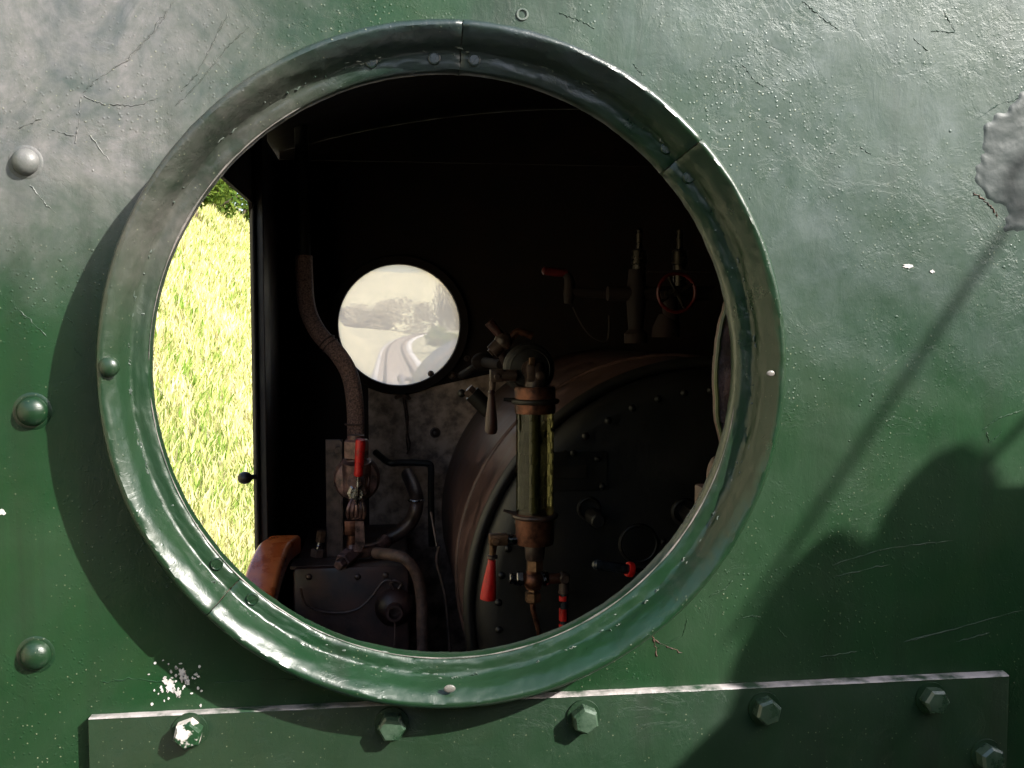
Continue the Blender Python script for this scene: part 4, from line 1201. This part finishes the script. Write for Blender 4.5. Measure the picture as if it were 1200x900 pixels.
mb = MB(); mb.tube([pv(440, 530, Y_ + .05), pv(456, 542, Y_), pv(470, 542, Y_), pv(500, 543, Y_), pv(505, 549, Y_), pv(505, 575, Y_), pv(506, 640, Y_)], S(4, Y_), 10, 4); mb.build('tube', M['black'], hf)
hk = thing('wall_hook', pv(472, 465, YF), 'small wall hook with a thin wire hanging on the cream panel', 'hook')
mb = MB(); mb.tube([pv(464, 466, YF - .004), pv(472, 463, YF - .02), pv(480, 467, YF - .004)], S(2.5, YF), 8); mb.build('hook', M['rust'], hk)
mb = MB(); mb.tube([pv(472, 466, YF - .012), pv(475, 485, YF - .008), pv(477, 505, YF - .008), pv(480, 520, YF - .008), pv(477, 532, YF - .01)], S(1.1, YF), 6); mb.tube([pv(474, 466, YF - .012), pv(478, 490, YF - .006), pv(476, 512, YF - .007), pv(478, 528, YF - .009)], S(.9, YF), 6); mb.build('wire', M['rust'], hk)
mb = MB(); mb.tube([pv(515, 640, 1.7), pv(512, 660, 1.7), pv(522, 700, 1.68), pv(528, 770, 1.66)], S(2, 1.7), 8); mb.tube([pv(505, 600, 1.75), pv(512, 640, 1.72)], S(1.6, 1.7), 8)
o = mb.build('copper_pipe', M['iron']); tag(o, 'thin dark pipe in the gap between the boiler cladding and the box', 'pipe')

# ------------------------------------------------------------------ behind the camera: bunker, coal and irons added as shadow casters, dark tank for reflections
bk = thing('shadow_bunker', (1.15, -.8, 1.0), 'unseen green steel bunker added to cast the lower right shadow', 'bunker')
BX0, BX1, BY0, BY1, BZ = .785, 1.80, -1.5, -.30, 2.80  # unseen bunker, added and sized for the shadow it casts
for (c, sz) in ((V3(((BX0 + BX1) / 2, BY1, (BZ + 1) / 2)), (BX1 - BX0, .012, BZ - 1)), (V3(((BX0 + BX1) / 2, BY0, (BZ + 1) / 2)), (BX1 - BX0, .012, BZ - 1)),
                (V3((BX0, (BY0 + BY1) / 2, (BZ + 1) / 2)), (.012, BY1 - BY0 - .014, BZ - 1)), (V3((BX1, (BY0 + BY1) / 2, (BZ + 1) / 2)), (.012, BY1 - BY0 - .014, BZ - 1))):
    MB().box(c, sz).build('side_plate', M['plate'], bk, 0)
h1 = P(1085, 548, 0) + V3((1.2, -1, 1.1)) * .55; h2 = P(1250, 515, 0) + V3((1.2, -1, 1.1)) * .6; h3 = P(960, 660, 0) + V3((1.2, -1, 1.1)) * .5  # heap peaks placed by where their shadow falls on the sheet
vs = []; fs = []
nx, ny = 90, 100
for j in range(ny):
    for i in range(nx):
        x = BX0 + .01 + (BX1 - BX0 - .02) * i / (nx - 1); y = BY0 + .01 + (BY1 - BY0 - .02) * j / (ny - 1)
        z = 2.72
        for hp, sx_, sy_ in ((h1, .038, .06), (h2, .045, .08), (h3, .05, .06)):
            z = max(z, 2.72 + (hp.z - 2.72) * math.exp(-(((x - hp.x) / sx_) ** 2 / 2 + ((y - hp.y) / sy_) ** 2 / 2) ** 1.3))
        z += .03 * mnoise.noise(V3((x * 9, y * 9, 0))) + .018 * mnoise.noise(V3((x * 25, y * 25, 4)))
        vs.append((x, y, z))
for j in range(ny - 1):
    for i in range(nx - 1):
        a = j * nx + i; fs.append((a, a + 1, a + nx + 1, a + nx))
tag(mesh_np('coal', vs, fs, M['coal']), 'unseen black coal heap shaped to cast the lower right shadow', 'coal', kind='stuff')


def along_sun(px, py, t):
    p = P(px, py, 0); return p + V3((1.2, -1.0, 1.1)) * t


for (a, b, t0, t1, lab) in (((1183, 262), (885, 705), .62, .72, 'long thin unseen rod, added to cast a slanting shadow'), ((1225, 470), (1090, 610), .55, .60, 'short unseen rod, added to cast a second shadow line')):
    p0 = along_sun(*a, t0); p1 = along_sun(*b, t1)  # rods added along the sun direction to throw thin line shadows
    fi = thing('shadow_rod', p1, lab, 'fire iron', 'added shadow casters')
    MB().tube([p1 + (p1 - p0) * .1, p0], .0036, 10, 1).build('rod', M['iron'], fi)
    MB().torus(p0 + (p0 - p1).normalized() * .022, V3((0, 1, 0)), .022, .0040, 20, 8).build('handle', M['iron'], fi)

tk = thing('dark_reflection_tank', (.6, -3, 0.4), 'unseen black tank with coal, added behind the viewer to darken reflections', 'tender')
mb = MB(); mb.box(V3((.55, -3.6, 1.75)), (2.6, 3.8, 2.3), None, .04); mb.build('tank', M['black'], tk)  # tank added so the green paint reflects something dark and shadows deepen
mb = MB(); mb.box(V3((.55, -1.72, 2.95)), (2.5, .03, .24), None, .008); mb.box(V3((.55, -5.4, 2.95)), (2.5, .03, .24), None, .008); mb.build('coping', M['black'], tk)
vs = []; fs = []
for j in range(40):
    for i in range(40):
        x = -.6 + 2.3 * i / 39; y = -5.3 + 3.4 * j / 39
        vs.append((x, y, 2.86 + .25 * math.sin(PI * i / 39) * math.sin(PI * j / 39) + .06 * mnoise.noise(V3((x * 6, y * 6, 0)))))
for j in range(39):
    for i in range(39):
        a = j * 40 + i; fs.append((a, a + 1, a + 41, a + 40))
mesh_np('coal_load', vs, fs, M['coal'], tk)

# ------------------------------------------------------------------ camera, light, world
cam = bpy.data.cameras.new('camera'); co = bpy.data.objects.new('camera', cam); COL.objects.link(co)
cam.sensor_width = 36; cam.lens = 36 * FPX / 1200; cam.clip_start = .02; cam.clip_end = 6000
Rm = Matrix((CR, CU, -CF)).transposed().to_4x4(); Rm.translation = CAM; co.matrix_world = Rm
SC.camera = co
sun = bpy.data.lights.new('sun', 'SUN'); so = bpy.data.objects.new('sun', sun); COL.objects.link(so)
sun.energy = 4.6; sun.angle = math.radians(.6); sun.color = (1.0, .965, .91)
so.rotation_euler = SUN.to_track_quat('Z', 'Y').to_euler(); so.location = (5, -5, 8)
wd = bpy.data.worlds.new('World'); SC.world = wd; wd.use_nodes = True
nt = wd.node_tree; bg = nt.nodes['Background']
sky = nt.nodes.new('ShaderNodeTexSky'); sky.sky_type = 'NISHITA'; sky.sun_disc = False
sky.sun_elevation = math.asin(SUN.z); sky.sun_rotation = math.atan2(SUN.x, SUN.y)
sky.air_density = 1.0; sky.dust_density = 2.5; sky.ozone_density = 1.0
nt.links.new(sky.outputs[0], bg.inputs[0]); bg.inputs[1].default_value = 0.14
SC.view_settings.view_transform = 'Standard'; SC.view_settings.look = 'None'; SC.view_settings.exposure = 1.28; SC.view_settings.gamma = 1
SC.view_settings.use_curve_mapping = False
SC.cycles.max_bounces = 8; SC.cycles.transparent_max_bounces = 16
SC.cycles.use_denoising = True
SC.cycles.caustics_reflective = False; SC.cycles.caustics_refractive = False
SC.cycles.sample_clamp_indirect = 4.0
